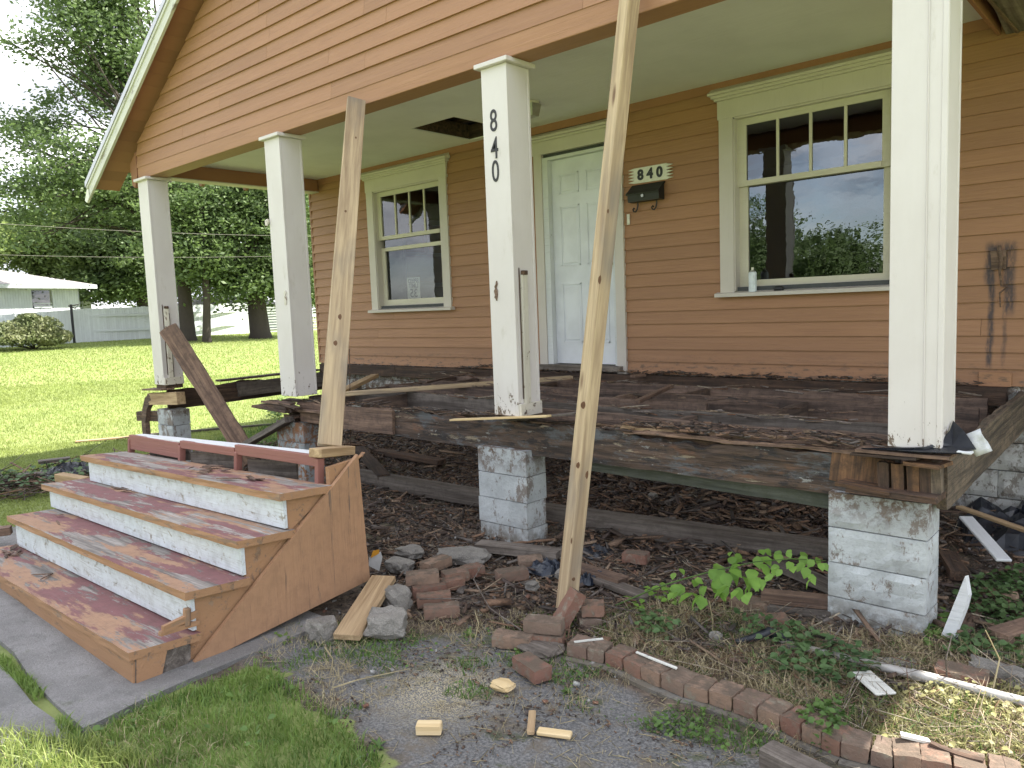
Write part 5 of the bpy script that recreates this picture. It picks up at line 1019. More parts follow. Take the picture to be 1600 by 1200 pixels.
chips('pale_splinters', 'pale wood splinters scattered in the dirt', UNDER, 1700, .02, .18, .002, .010, MAT['chipl'], 5, .07)
chips('pale_splinters', 'pale twigs and splinters over the front dirt and asphalt', FRONT+gpoly([(560, 930)])[:0], 2600, .015, .16, .002, .010, MAT['chipl'], 6, .02)
chips('small_gravel', 'small stones and mortar crumbs in the dirt', [(-3.9, -2.4), (1.6, -3.9), (2.7, -4.6), (3.4, -3.6), (5.2, -1), (4, -.3), (-3.9, -.3)], 5000, .004, .028, .004, .022, MAT['chipg'], 7, .01, tmin=.5, dens=lambda P: 1.0*(sdpoly(P, ASPH) < 0)+.12)
EDGE = gpoly([(400, 1000), (640, 960), (850, 960), (1200, 1090), (1330, 1160), (1290, 1200), (600, 1200), (420, 1080)])
chips('fine_litter', 'bits of bark, straw and twig on the asphalt', EDGE, 2600, .01, .10, .0008, .003, MAT['straw'], 8, .008, tilt=.12, dens=lambda P: .15+.85*(vnoise(P[:, 0], P[:, 1], 6, 8) > .5)); chips('fine_litter', 'dark crumbs of soil and bark on the asphalt', EDGE, 3000, .004, .025, .003, .010, MAT['chipd'], 9, .005, dens=lambda P: (vnoise(P[:, 0], P[:, 1], 5, 9) > .52)*1.0)
for y_, n_, nm in ((-2.16, 650, 'splinters lying along the top of the rotted rim beam'), (-1.56, 200, 'splinters on the third joist from the wall'), (-.66, 160, 'splinters on the joist nearest the door'), (-1.13, 130, 'splinters on the middle joist')):
    chips('beam_splinters', nm, [(-1.3, y_-.06), (3.95, y_-.06), (3.95, y_+.06), (-1.3, y_+.06)], n_, .02, .22, .003, .016, MAT['chipd'] if n_ % 4 else MAT['chipl'], int(n_), .03, tilt=.15, zoff=(-.19 if y_ < -2 else -.165)+1.06, azr=.35)
chips('beam_splinters', 'reddish crumbs of rot on the right end of the rim beam', [(2.3, -2.24), (3.9, -2.24), (3.9, -2.05), (2.3, -2.05)], 500, .01, .10, .004, .02, MAT['chipd'], 77, .03, tilt=.25, zoff=-.17+1.08, azr=.5)
chips('tarry_crumbs', 'black crumbs along the wall foot under the clapboards', [(-1.4, -.12), (3.9, -.12), (3.9, -.03), (-1.4, -.03)], 700, .01, .08, .004, .02, MAT['chipd'], 78, .03, tilt=.3, zoff=-.105+1.0, azr=.6)
# loose bark peels on the stair treads
def on_tread(i, t, s): 
    y_, z_ = TR[i][:2]; FR = Vector((XS, y_, z_)); p = LF[i].lerp(FR, t); return p+Vector((0, s*.33, .004-.02*s))
for i, t, s, n_ in ((3, .62, .55, 9), (0, .13, .6, 8), (0, .42, .5, 2), (1, .18, .7, 3), (2, .25, .75, 3), (3, .80, .5, 4)):
    base = on_tread(i, t, s); V = []; F = []
    for k in range(n_):
        a = base+Vector((random.gauss(0, .13), random.gauss(0, .045), random.uniform(0, .012))); an = random.uniform(-.7, .7); l_ = random.uniform(.03, .11); w_ = random.uniform(.01, .035); ex = Vector((math.cos(an), math.sin(an), random.uniform(-.05, .2))); ey = Vector((-math.sin(an), math.cos(an), random.uniform(-.2, .2)))
        n = len(V); V += [a-ex*l_-ey*w_*.5, a+ey*-w_*.6+ex*l_*.2, a+ex*l_+ey*.2*w_, a+ey*w_*.6, a-ex*l_*.7+ey*w_*.4]; V += [v+Vector((0, 0, .005)) for v in V[n:n+5]]; F += [(n+4, n+3, n+2, n+1, n), (n+5, n+6, n+7, n+8, n+9)]+[(n+j, n+(j+1) % 5, n+(j+1) % 5+5, n+j+5) for j in range(5)]
    o = putw('bark_peels', V, F, MAT['rotlight'], org=base); tag(o, {3: 'brown peels of rotten wood on the top stair', 0: 'brown peels of rotten wood on the lowest stair', 1: 'few brown flakes at the left end of the second stair', 2: 'few brown flakes at the left end of the third stair'}[i] + {0.62: ' middle', .13: ' left end', .42: ' middle', .80: ' right half'}.get(t, ''), 'debris')
    o['kind'] = 'stuff'

# ------------------------------------------------------------------ grass, weeds, ivy
def blades(name, label, P, hmin, hmax, wd, mat, seed, lean=.6, zoff=0, cat='grass'):
    r_ = np.random.default_rng(seed); n = len(P); h = hmin+(hmax-hmin)*r_.random(n)**1.5; az = r_.random(n)*2*np.pi; ln = lean*r_.random(n); w_ = wd*(.6+.8*r_.random(n)); fz = r_.random(n)*2*np.pi
    b = np.stack([P[:, 0], P[:, 1], gnp(P[:, 0], P[:, 1])-.006+zoff], 1); d = np.stack([np.cos(az), np.sin(az), np.zeros(n)], 1); s = np.stack([np.cos(fz), np.sin(fz), np.zeros(n)], 1)*w_[:, None]/2; up = np.array([0, 0, 1.])
    m = b+up*(h*.6)[:, None]+d*(h*ln*.45)[:, None]; t = b+up*(h*(1-.35*ln**2))[:, None]+d*(h*ln*1.25)[:, None]
    V = np.stack([b-s, b+s, m-s*.75, m+s*.75, t], 1).reshape(-1, 3); k = np.arange(n)*5
    F = np.stack([np.stack([k, k+1, k+3], 1), np.stack([k, k+3, k+2], 1), np.stack([k+2, k+3, k+4], 1)], 1).reshape(-1, 3)
    o = put(name, np_mesh(name, V, F), mat); tag(o, label, cat, kind='stuff'); return o
def dens_filter(P, seed, sc, thr, soft=.15):
    r_ = np.random.default_rng(seed+50); v = vnoise(P[:, 0], P[:, 1], sc, seed); return P[r_.random(len(P)) < sstep(thr-soft, thr+soft, v)]
FG = [(.9, -5.7)]+gpoly([(0, 1172), (115, 1166), (232, 1104), (400, 1045), (440, 1062), (520, 1120), (600, 1195)])+[(3.1, -5.5), (2.4, -6.4), (1.4, -6.6)]
Pg = inpoly_pts(FG, 30000, 11); blades('grass', 'green grass patch in front of the walk and stairs', Pg, .015, .075, .0045, MAT['grass'], 12, .9)
Pg = inpoly_pts(gpoly([(0, 1150), (150, 1170), (260, 1210)])+[(1.5, -6.0)], 2500, 13); blades('grass', 'taller sunlit grass at the lower left corner', Pg, .05, .13, .005, MAT['lawn'], 14, .9)
# lawn: three rings of blades, coarser with distance
def fan(d0, d1, u0, u1, n, seed):
    r_ = np.random.default_rng(seed); d = np.sqrt(d0*d0+(d1*d1-d0*d0)*r_.random(n)); u = u0+(u1-u0)*r_.random(n); out = []
    th = YAW+np.arctan((u-800)/1200); return np.stack([CAM.x+np.sin(th)*d, CAM.y+np.cos(th)*d], 1)
def lawnmask(P):
    return P[(sdpoly(P, np.array(DIRT)) < -.05) & (P[:, 1] < 40) & ~((P[:, 0] > XL-.3) & (P[:, 1] > -.2))]
DN = np.array(gpoly([(-200, 860), (0, 1000), (300, 1060), (520, 972)])+[(.6, -3.9), (-1.6, -4.0)])
Pl = lawnmask(fan(6.5, 12.5, -60, 620, 85000, 21)); Pl = Pl[sdpoly(Pl, DN) < 0]; blades('lawn_grass', 'short lawn grass left of the stairs', Pl, .02, .05, .007, MAT['lawn'], 22, .8)
Pl = lawnmask(fan(9.5, 20, -60, 620, 100000, 23)); blades('lawn_grass', 'short lawn grass in the middle distance', Pl, .02, .06, .009, MAT['lawn'], 24, .8)
Pl = lawnmask(fan(17, 37, -60, 620, 80000, 25)); blades('lawn_grass', 'short lawn grass near the white fence', Pl, .03, .07, .018, MAT['lawn'], 26, .8)
JT = [tuple(wz(u, v, -1.1).xy) for u, v in ((-20, 1008), (20, 1035), (60, 1075), (98, 1120), (130, 1150), (110, 1165), (85, 1128), (45, 1085), (10, 1050), (-20, 1028))]
blades('grass', 'grass growing in the crack between the walk slabs', dens_filter(inpoly_pts(JT, 1500, 31), 32, 9, .45), .02, .06, .005, MAT['grass'], 33, 1.0, .02)
# sparse moss, weeds and dry litter along the asphalt edge and dirt
CR = gpoly([(420, 985), (700, 960), (960, 960), (1100, 1050), (1290, 1180), (1250, 1200), (880, 1110), (640, 1080), (520, 1130), (400, 1040)])
blades('weeds', 'sparse green weeds along the cracks of the asphalt', dens_filter(inpoly_pts(CR, 15000, 34), 35, 4.5, .55, .08), .01, .045, .006, MAT['weed'], 36, 1.1); blades('straw', 'dry grass stalks strewn over the asphalt edge', dens_filter(inpoly_pts(CR, 6500, 37), 38, 4.5, .45, .15), .03, .09, .0025, MAT['straw'], 39, 2.4)
RW2 = gpoly([(940, 965), (1080, 945), (1290, 1000), (1600, 1010), (1640, 1210), (1330, 1165), (1180, 1085), (1000, 1035), (930, 1000)])
RSUN = gpoly([(1310, 1150), (1400, 1085), (1600, 1090), (1660, 1230), (1360, 1180)])
blades('weeds', 'mixed green weeds behind the brick edging', dens_filter(inpoly_pts(RW2, 9000, 41), 42, 5, .45), .02, .09, .006, MAT['weed'], 43, 1.0); blades('dry_grass', 'dry grass between the brick edging and the right pier', dens_filter(inpoly_pts(RW2, 16000, 44), 45, 4, .4), .03, .12, .0035, MAT['straw'], 46, 1.8)
blades('dry_grass', 'sunlit dry yellow grass at lower right', inpoly_pts(RSUN, 6500, 47), .02, .09, .005, MAT['drygrass'], 48, 1.5)
chips('pale_splinters', 'dead stalks tangled in the weeds behind the brick edging', RW2, 1600, .08, .42, .0015, .004, MAT['chipl'], 49, .06, tilt=.4)
chips('fine_litter', 'straw and chaff lying over the right bricks', RSUN, 3000, .02, .10, .0015, .004, MAT['chipl'], 50, .05, tilt=.4)
LB = gpoly([(470, 660), (330, 690), (240, 690), (500, 700), (560, 640)]); blades('weeds', 'weeds and grass beyond the fallen planks by the left porch bay', inpoly_pts(gpoly([(300, 700), (520, 640), (500, 700), (380, 720)]), 2500, 51), .03, .14, .012, MAT['weed'], 52, 1.0)
def leafmesh(L_, W_, bend=.25):
    p = [(0, 0), (.25, .42), (.6, .5), (1, 0), (.6, -.5), (.25, -.42)]
    V = [Vector((x*L_, y*W_, -bend*L_*x*x+abs(y)*W_*.25)) for x, y in p]+[Vector((.5*L_, 0, -bend*L_*.25-.0))]
    F = [(i, (i+1) % 6, 6) for i in range(6)]
    return V, F
def leaves(name, label, C, size, mat, seed, up=.8, cat='plant'):
    """many small leaves joined in one mesh"""
    r_ = np.random.default_rng(seed); n = len(C); LV, LFc = leafmesh(1, .8); LV = np.array(LV); sz = size*(.5+r_.random(n)); az = r_.random(n)*2*np.pi; ti = (r_.random(n)-.35)*up; ro = (r_.random(n)-.5)*up*1.6
    X_ = np.stack([np.cos(az)*np.cos(ti), np.sin(az)*np.cos(ti), np.sin(ti)], 1); Y0 = np.stack([-np.sin(az), np.cos(az), 0*az], 1); Z0 = np.cross(X_, Y0); Y_ = Y0*np.cos(ro)[:, None]+Z0*np.sin(ro)[:, None]; Z_ = np.cross(X_, Y_)
    V = C[:, None]+(X_[:, None]*LV[None, :, 0:1]+Y_[:, None]*LV[None, :, 1:2]+Z_[:, None]*LV[None, :, 2:3])*sz[:, None, None]
    F = (np.array(LFc)[None]+(np.arange(n)*7)[:, None, None]).reshape(-1, 3); o = put(name, np_mesh(name, V.reshape(-1, 3), F, True), mat); tag(o, label, cat, kind='stuff'); return o
def groundleaves(label, poly, n, size, mat, seed, h=.12, thr=.4, sc=4):
    P = dens_filter(inpoly_pts(poly, n, seed), seed, sc, thr); r_ = np.random.default_rng(seed); C = np.stack([P[:, 0], P[:, 1], gnp(P[:, 0], P[:, 1])+.01+r_.random(len(P))*h], 1); return leaves('ground_ivy', label, C, size, mat, seed)
groundleaves('dark green ivy leaves behind the brick edging', gpoly([(985, 1000), (1040, 960), (1180, 985), (1290, 1010), (1380, 1060), (1330, 1095), (1200, 1070), (1080, 1040)]), 1500, .028, MAT['ivy'], 61, .10, .45)
groundleaves('low clover like weeds right of the white scrap board', gpoly([(1480, 1040), (1500, 930), (1600, 900), (1640, 960), (1600, 1050)]), 1500, .028, MAT['ivy'], 62, .07, .45); groundleaves('green weeds at the left side of the right pier foot', gpoly([(1440, 1010), (1480, 960), (1490, 1030), (1450, 1040)]), 250, .028, MAT['weed'], 63, .05, .3)
groundleaves('small yellow green weeds along the brick edging front', gpoly([(850, 1060), (950, 1050), (1120, 1130), (1250, 1190), (1150, 1190), (900, 1110)]), 900, .016, MAT['weed'], 64, .03, .58, 6); groundleaves('pale young weeds in the sunlit dry grass', RSUN, 900, .018, MAT['drygrass'], 65, .06, .4); groundleaves('tuft of small leaved weed between the edging bricks', gpoly([(1245, 1150), (1300, 1120), (1330, 1165), (1290, 1195)]), 260, .020, MAT['weed'], 66, .11, .1)
groundleaves('broad leaved weeds in the grass before the walk', FG, 380, .024, MAT['weed'], 67, .05, .55, 3); blades('dry_grass', 'dead blades mixed in the front grass', dens_filter(inpoly_pts(FG, 6000, 91), 92, 3, .5), .02, .08, .004, MAT['straw'], 93, 1.6); blades('grass', 'longer darker blades in the front grass', dens_filter(inpoly_pts(FG, 5000, 94), 95, 2.5, .5), .04, .10, .006, MAT['weed'], 96, 1.0); groundleaves('yellow green leaves left of the ivy', gpoly([(980, 960), (1040, 930), (1060, 975), (1000, 1000)]), 120, .035, MAT['vine'], 68, .10, .3)
groundleaves('leafy weeds beyond the grey slanting plank', gpoly([(415, 660), (450, 632), (440, 670)]), 300, .05, MAT['weed'], 69, .25, .1); groundleaves('weeds around the broken asphalt', CR, 1500, .014, MAT['weed'], 70, .02, .6, 5)
for (u, v, lab, n_, sz) in ((445, 1003, 'small broad leaved weed at the stair panel foot', 10, .06), (735, 995, 'green weed tuft left of the grey brown brick', 14, .045), (885, 1085, 'small bright weed beside the lone brick', 14, .03), (420, 1075, 'pale dandelion rosette in the asphalt edge', 9, .05), (592, 1170, 'little weed in the grass edge', 8, .04)):
    p = gr(u, v); V = []; F = []
    for k in range(n_):
        LV, LFc = leafmesh(sz*random.uniform(.7, 1.2), sz*.35, .5); M = Matrix.Rotation(k*2.4, 4, 'Z') @ Matrix.Rotation(-random.uniform(.3, 1.0), 4, 'Y'); n = len(V); V += [p+M @ q+Vector((0, 0, .005)) for q in LV]; F += [tuple(i+n for i in f) for f in LFc]
    o = putw('weed', V, F, MAT['weed'], org=p, smooth=True); tag(o, lab, 'weed', 'small weeds in the asphalt')
# the bright leafy vine: stem with single leaves
VN = thing('vine', 'bright green leafy vine reaching across the rubble to the right pier', 'vine', tuple(wz(985, 945, -1.06)))
path = [wz(962, 946, -1.08), wz(1010, 925, -1.0), wz(1050, 910, -.93), wz(1110, 893, -.86), wz(1180, 878, -.80), wz(1235, 873, -.78), wz(1290, 876, -.80)]
V, F = tube(path, [.005, .005, .0045, .004, .003, .003, .002], 6); putw('stem', V, F, MAT['weed'], VN, path[0])
LM = []
for s_ in range(3):
    V, F = leafmesh(1, .85, .2+.1*s_); LM.append(mesh('leaf', V, F, True))
for u, v, s_ in [(1063, 912, .07), (1078, 925, .09), (1093, 930, .08), (1060, 925, .05), (1120, 880, .10), (1117, 905, .09), (1130, 895, .08), (1140, 915, .09), (1150, 885, .08), (1165, 875, .08), (1160, 900, .09), (1172, 912, .07), (1180, 890, .08), (1190, 870, .07), (1188, 905, .06), (1142, 870, .06), (1143, 862, .04), (1195, 858, .05), (1215, 865, .06), (1205, 885, .05), (1222, 890, .045), (1240, 885, .05), (1250, 862, .06), (1258, 880, .06), (1262, 897, .06), (1275, 870, .05), (1285, 880, .045), (1100, 915, .06), (1170, 925, .05), (1108, 890, .05), (1230, 862, .04), (1202, 900, .035), (1055, 895, .045), (1085, 905, .05), (1127, 925, .05), (1155, 922, .06)]:
  for _ in range(2):
    u += random.uniform(-9, 9)*_; v += random.uniform(-10, 8)*_; k = (u-962)/328; zz = -.99+.21*min(1, k*1.3)+random.uniform(-.03, .03); p = wz(u, v, zz); hd = (CAM-p); hd.z *= .2
    M = Matrix.Translation(p) @ Matrix.Rotation(math.atan2(hd.y, hd.x)+random.uniform(-1.4, 1.4), 4, 'Z') @ Matrix.Rotation(random.uniform(.1, .9), 4, 'Y') @ Matrix.Rotation(random.uniform(-.5, .5), 4, 'X') @ Matrix.Scale(s_, 4)
    put('leaf', LM[int(u+v) % 3], MAT['vine'], VN, M)
for (pts, lab) in (([wz(655, 936, -1.05), wz(720, 935, -1.0), wz(835, 905, -1.04), wz(900, 890, -1.03)], 'long green stem lying from the double brick toward the prop'), ([wz(815, 985, -1.08), wz(765, 950, -1.04), wz(740, 905, -1.03), wz(755, 880, -1.02)], 'bare twig lying among the bricks left of the prop'), ([wz(742, 1000, -1.1), wz(748, 975, -1.02), wz(742, 955, -.98)], 'pale upright twig left of the grey brown brick'), ([wz(1113, 995, -1.1), wz(1114, 970, -1.0), wz(1108, 938, -.9)], 'pale upright stalk in the weeds below the vine'), ([wz(945, 945, -1.03), wz(1000, 958, -1.06), wz(1060, 1000, -1.05), wz(1130, 1010, -1.07)], 'long brown runner crossing the ivy'), ([wz(1480, 1066, -1.08), wz(1478, 1030, -.95), wz(1488, 990, -.86)], 'dark bare twig standing by the white pipe'), ([wz(1552, 1075, -1.06), wz(1562, 1030, -.95), wz(1540, 985, -.8)], 'yellow grass stalk arching over the pipe at the right'), ([wz(0, 736, -1.0), wz(30, 715, -.9), wz(45, 700, -.85)], 'bare twig rising from the brush pile'),
  ([wz(520, 1075, -1.1), wz(560, 1062, -1.1), wz(640, 1045, -1.1)], 'straight pale straw on the asphalt'), ([wz(508, 1012, -1.1), wz(520, 1030, -1.1), wz(517, 1050, -1.1)], 'curved pale straw on the asphalt below the tan board')):
    V, F = tube(pts, [.004]+[.0032]*(len(pts)-2)+[.002], 5); o = putw('twig', V, F, MAT['straw'] if 'pale' in lab or 'yellow' in lab else MAT['grey']); tag(o, lab, 'twig')
# brush pile left of the stairs
c = wz(75, 745, -1.05); chips('brush_pile', 'pile of dead sticks and cuttings left of the stairs', [(c.x+a, c.y+b) for a, b in ((-.7, -.9), (.7, -.6), (.8, .8), (.2, 1.3), (-.6, .6))], 700, .08, .7, .006, .022, MAT['chipd'], 71, .16, tilt=.35); P = inpoly_pts([(c.x+a, c.y+b) for a, b in ((-.6, -.7), (.6, -.5), (.7, .6), (-.5, .5))], 500, 72); leaves('brush_leaves', 'wilted dark leaves on the brush pile', np.stack([P[:, 0], P[:, 1], gnp(P[:, 0], P[:, 1])+.05+np.random.default_rng(5).random(len(P))*.12], 1), .05, MAT['ivy'], 73)

# ------------------------------------------------------------------ trees
def tree(label, base, trunk_h, r0, lobes, nclus, nleaf, lsz, mat, seed, group='trees behind the lawn', cat='tree', spread=.45, bend=0):
    T = thing('tree', label, cat, tuple(base), group); r_ = np.random.default_rng(seed); rr = random.Random(seed); top = base+Vector((bend, 0, trunk_h))
    pts = [base+Vector((0, 0, -.2)), base+Vector((0, 0, .25)), base.lerp(top, .3)+Vector((rr.uniform(-.1, .1), rr.uniform(-.1, .1), 0)), base.lerp(top, .65)+Vector((rr.uniform(-.2, .2), 0, 0)), top]
    V, F = tube(pts, [r0*1.5, r0*1.1, r0*.92, r0*.7, r0*.45], 10); putw('trunk', V, F, MAT['bark'], T, base, True)
    C = []; vol = np.array([l[3]*l[4]*l[4] for l in lobes]); vol = vol/vol.sum(); limbV, limbF = [], []
    for li, (x, y, z, rz_, rx_) in enumerate(lobes):
        n = max(4, int(nclus*vol[li])); d = r_.normal(size=(n, 3)); d /= np.linalg.norm(d, axis=1)[:, None]; rad = r_.random(n)**.55; P = d*rad[:, None]*np.array([rx_, rx_, rz_])
        P *= (1+.28*np.sin(d[:, 0:1]*5+seed)*np.cos(d[:, 2:3]*6+li)); P += np.array([x, y, z]); C.append(P)
        for k in range(min(n, 7)):
            q = Vector(P[k]); s_ = pts[2].lerp(pts[4], rr.uniform(.2, 1)); m_ = s_.lerp(q, .5)+Vector((0, 0, .4)); a, b = tube([s_, m_, q], [r0*.22, r0*.13, .02], 5); nn = len(limbV); limbV += a; limbF += [tuple(i+nn for i in f) for f in b]
    putw('limbs', limbV, limbF, MAT['bark'], T, base); C = np.vstack(C); C = C[C[:, 2] > base.z+.5]; nc = len(C)
    rs = spread*(.6+.8*r_.random(nc)); Lc = np.repeat(C, nleaf, 0)+r_.normal(size=(nc*nleaf, 3))*np.repeat(rs, nleaf)[:, None]*np.array([1, 1, .42]); n = len(Lc)
    a = r_.normal(size=(n, 3)); a[:, 2] *= .5; a /= np.linalg.norm(a, axis=1)[:, None]; b = np.cross(a, r_.normal(size=(n, 3))); b /= np.linalg.norm(b, axis=1)[:, None]; s = lsz*(.6+.8*r_.random(n))
    V = np.stack([Lc-a*s[:, None], Lc-b*(s*.5)[:, None], Lc+a*s[:, None], Lc+b*(s*.5)[:, None]], 1).reshape(-1, 3); k = np.arange(n)*4; F = np.stack([k, k+1, k+2, k+3], 1)
    me = np_mesh('crown', V-np.array(base), F); put('crown', me, MAT[mat], T, Matrix.Translation(base)); return T
def lobes(base, dist, spec):
    """spec rows: pixel u, pixel v, half width px, half height px -> ellipsoid at about the tree's distance"""
    out = []
    for k, (u, v, ru, rv, dd) in enumerate(spec):
        d = dist+dd; p = far(u, d); zc = ray(u, v); t = d/math.hypot(zc.x, zc.y); m_ = d/1200*math.cos(math.atan((u-800)/1200)); out.append((p.x, p.y, CAM.z+zc.z*t, rv*m_, ru*m_))
    return out
b = far(292, 32.5); tree('tall maple with grey trunk nearest the leftmost column', b, 7, .27, lobes(b, 32.5, [(215, 110, 95, 110, 1), (160, 275, 120, 75, 0), (290, 330, 90, 70, -1), (185, 10, 85, 80, 0), (240, -90, 70, 90, 1), (75, 200, 70, 40, 2), (330, 260, 80, 80, 2), (90, 60, 50, 30, 0), (60, 340, 60, 50, 0)]), 520, 110, .085, 'leaf', 3)
b = far(321, 31.5); tree('slim dark leaning trunk tree between two bigger ones', b, 5, .15, lobes(b, 31.5, [(330, 400, 55, 45, 0), (345, 330, 60, 60, 1), (300, 420, 30, 30, 0)]), 150, 90, .085, 'leaf', 5, bend=.3)
b = far(405, 33); tree('thick trunked dark tree right of the slim one', b, 6, .38, lobes(b, 33, [(420, 330, 85, 80, 0), (400, 430, 70, 45, 0), (450, 220, 90, 80, 1), (470, 420, 60, 55, 0), (350, 440, 40, 28, -1)]), 480, 110, .09, 'leaf', 7)
b = far(60, 45); tree('bright leaved tree behind the neighbour house', b, 5, .3, lobes(b, 45, [(50, 380, 90, 50, 0), (150, 400, 90, 60, 0), (220, 440, 60, 40, 0), (150, 330, 70, 50, 1)]), 520, 100, .11, 'leaf2', 9)
b = far(225, 42); tree('dark tree filling the gap beside the leftmost column', b, 6, .3, lobes(b, 42, [(230, 400, 90, 75, 0), (260, 300, 90, 80, 0), (180, 440, 60, 40, 0)]), 420, 100, .11, 'leaf', 11)
b = far(470, 46); tree('farther tree seen between the second column and the house wall', b, 6, .3, lobes(b, 46, [(480, 380, 80, 90, 0), (440, 280, 90, 80, 0), (340, 420, 60, 60, 0), (500, 470, 40, 40, 0)]), 420, 100, .11, 'leaf2', 13)
b = far(-60, 40); tree('half seen tree at the far left edge', b, 6, .3, lobes(b, 40, [(-40, 340, 50, 50, 0), (-90, 220, 50, 90, 0)]), 90, 60, .12, 'leaf2', 15)
for k, (x, y, h) in enumerate(((-7, -27, 4.2), (-13, -31, 6.0), (-2, -33, 4.6), (-20, -30, 5.5), (6, -36, 5.5), (-30, -34, 6.5), (13, -33, 5), (-38, -22, 6))):
    b = Vector((x, y, g(x, y))); tree(['bushy round tree across the street, third from the door side', 'tall tree across the street behind the camera', 'small tree across the street facing the door', 'wide tree across the street left of the tall one', 'roadside tree across the street at the far right', 'big tree at the far left across the street', 'low tree across the street beyond the right corner', 'lone tree at the street bend'][k], b, h*.5, .2, [(x, y, b.z+h*.6, h*.42, h*.5), (x+1.5, y+.5, b.z+h*.4, h*.3, h*.4)], 170, 90, .11, 'leaf', 30+k, 'trees across the street', spread=.7)

# ------------------------------------------------------------------ neighbour house, fences, shrub, wires
def gquad(name, u0, u1, d0, d1, z0, z1, mat, parent, th=.05):
    p, q = far(u0, d0), far(u1, d1); return box_between(name, p, q, z0, z1, mat, parent, th)
def box_between(name, p, q, z0, z1, mat, parent, th=.05):
    e = (q-p); e.z = 0; e.normalize(); n_ = Vector((-e.y, e.x, 0))*th
    V = [(p.x, p.y, z0), (q.x, q.y, z0), (q.x+n_.x, q.y+n_.y, z0), (p.x+n_.x, p.y+n_.y, z0), (p.x, p.y, z1), (q.x, q.y, z1), (q.x+n_.x, q.y+n_.y, z1), (p.x+n_.x, p.y+n_.y, z1)]; return putw(name, V, BOXF, mat, parent)
def zat(u, v, d):
    r_ = ray(u, v); return CAM.z+r_.z*d/math.hypot(r_.x, r_.y)
# white board fence, board by board
fp = [(115, 34.5, 483, 535), (235, 35.6, 478, 530), (395, 37.5, 473, 523)]
FN = thing('board_fence', 'white vertical board fence along the far lawn edge', 'fence', tuple(far(250, 35.6)), None)
NB = 76
for k in range(NB):
    t0, t1 = k/NB, (k+.94)/NB; u0 = 115+280*t0; u1 = 115+280*t1; d0 = 34.5+3*t0; d1 = 34.5+3*t1; p, q = far(u0, d0), far(u1, d1)
    zt = zat(u0, 483-10*t0, d0)+random.uniform(-.015, .015); zb = zat(u0, 535-12*t0, d0)-.12; box_between('fence_board', p, q, zb, zt, MAT['fence'], FN, .02)
for zz in (.3, .8):
    p, q = far(115, 34.6), far(395, 37.6); box_between('fence_rail', p+Vector((.0, .0, 0)), q, zat(115, 535, 34.5)+zz*1.2, zat(115, 535, 34.5)+zz*1.2+.08, MAT['fence'], FN, .04)
FP = thing('gate_post', 'dark metal post with a torn wire at the left end of the board fence', 'post', tuple(far(113, 34)))
V, F = tube([far(113, 34), far(113, 34)+Vector((0, 0, 1.5))], .05, 8); putw('post', V, F, MAT['black'], FP); a = far(113, 34)+Vector((0, 0, 1.45))
V, F = tube([a, a+RV*.3+Vector((0, 0, .05)), a+RV*.15+Vector((0, 0, -.1)), a-RV*.1], .025, 5); putw('wire_tangle', V, F, MAT['grey'], FP)
F2 = thing('board_fence', 'shaded pale board fence running left in front of the neighbour house', 'fence', tuple(far(40, 34)))
for k in range(34):
    t0, t1 = k/34, (k+.95)/34; u0 = -70+183*t0; u1 = -70+183*t1; d0 = 31.5+2.9*t0; d1 = 31.5+2.9*t1; p, q = far(u0, d0), far(u1, d1); box_between('fence_board', p, q, zat(u0, 540, d0)-.3, zat(u0, 497-13*t0, d0), MAT['fence'], F2, .02)
F3 = thing('slat_fence', 'low fence of thin horizontal slats right of the thick tree', 'fence', tuple(far(450, 38)))
for k in range(11):
    z_ = zat(450, 522, 38)+k*.125; p, q = far(388, 37.9), far(640, 40); box_between('slat', p, q, z_, z_+.06, MAT['fence'], F3, .02)
for u in (390, 440, 495, 560): p = far(u, 38.2); box_between('fence_post', p, far(u+3, 38.2), g(p.x, p.y)-.1, zat(u, 522, 38)+1.45, MAT['fence'], F3, .08)
# neighbour house with hip roof, ribbed walls and a window
NH = thing('house', 'low white neighbour house with a pale hip roof and one curtained window', 'house', tuple(far(0, 40)))
d = 38.0; A_, B_ = far(-160, 35.5), far(127, 39.0); zb = -.4; zt = zat(60, 447, d)
nb = 64
for k in range(nb):
    p, q = A_.lerp(B_, k/nb), A_.lerp(B_, (k+.93)/nb); u_ = -160+287*k/nb
    if 38 < u_ < 74: 
        box_between('wall_board', p, q, zb, zat(60, 482, d), MAT['farwhite'], NH, .04); box_between('wall_board', p, q, zat(60, 453, d), zt, MAT['farwhite'], NH, .04)
    else: box_between('wall_board', p, q, zb, zt, MAT['farwhite'], NH, .04)
e = (B_-A_).normalized(); nrm = Vector((-e.y, e.x, 0)); box_between('back_wall', A_+nrm*.1, B_+nrm*.1, zb, zat(60, 482, d), MAT['farwhite'], NH, .05); box_between('side_wall', B_, B_+nrm*6, zb, zt, MAT['farwhite'], NH, .05)
u0, u1 = A_.lerp(B_, (44+160)/287), A_.lerp(B_, (75+160)/287); wn = box_between('window', u0-nrm*.03, u1-nrm*.03, zat(60, 481, d), zat(60, 478, d), MAT['farwhite'], NH, .05)
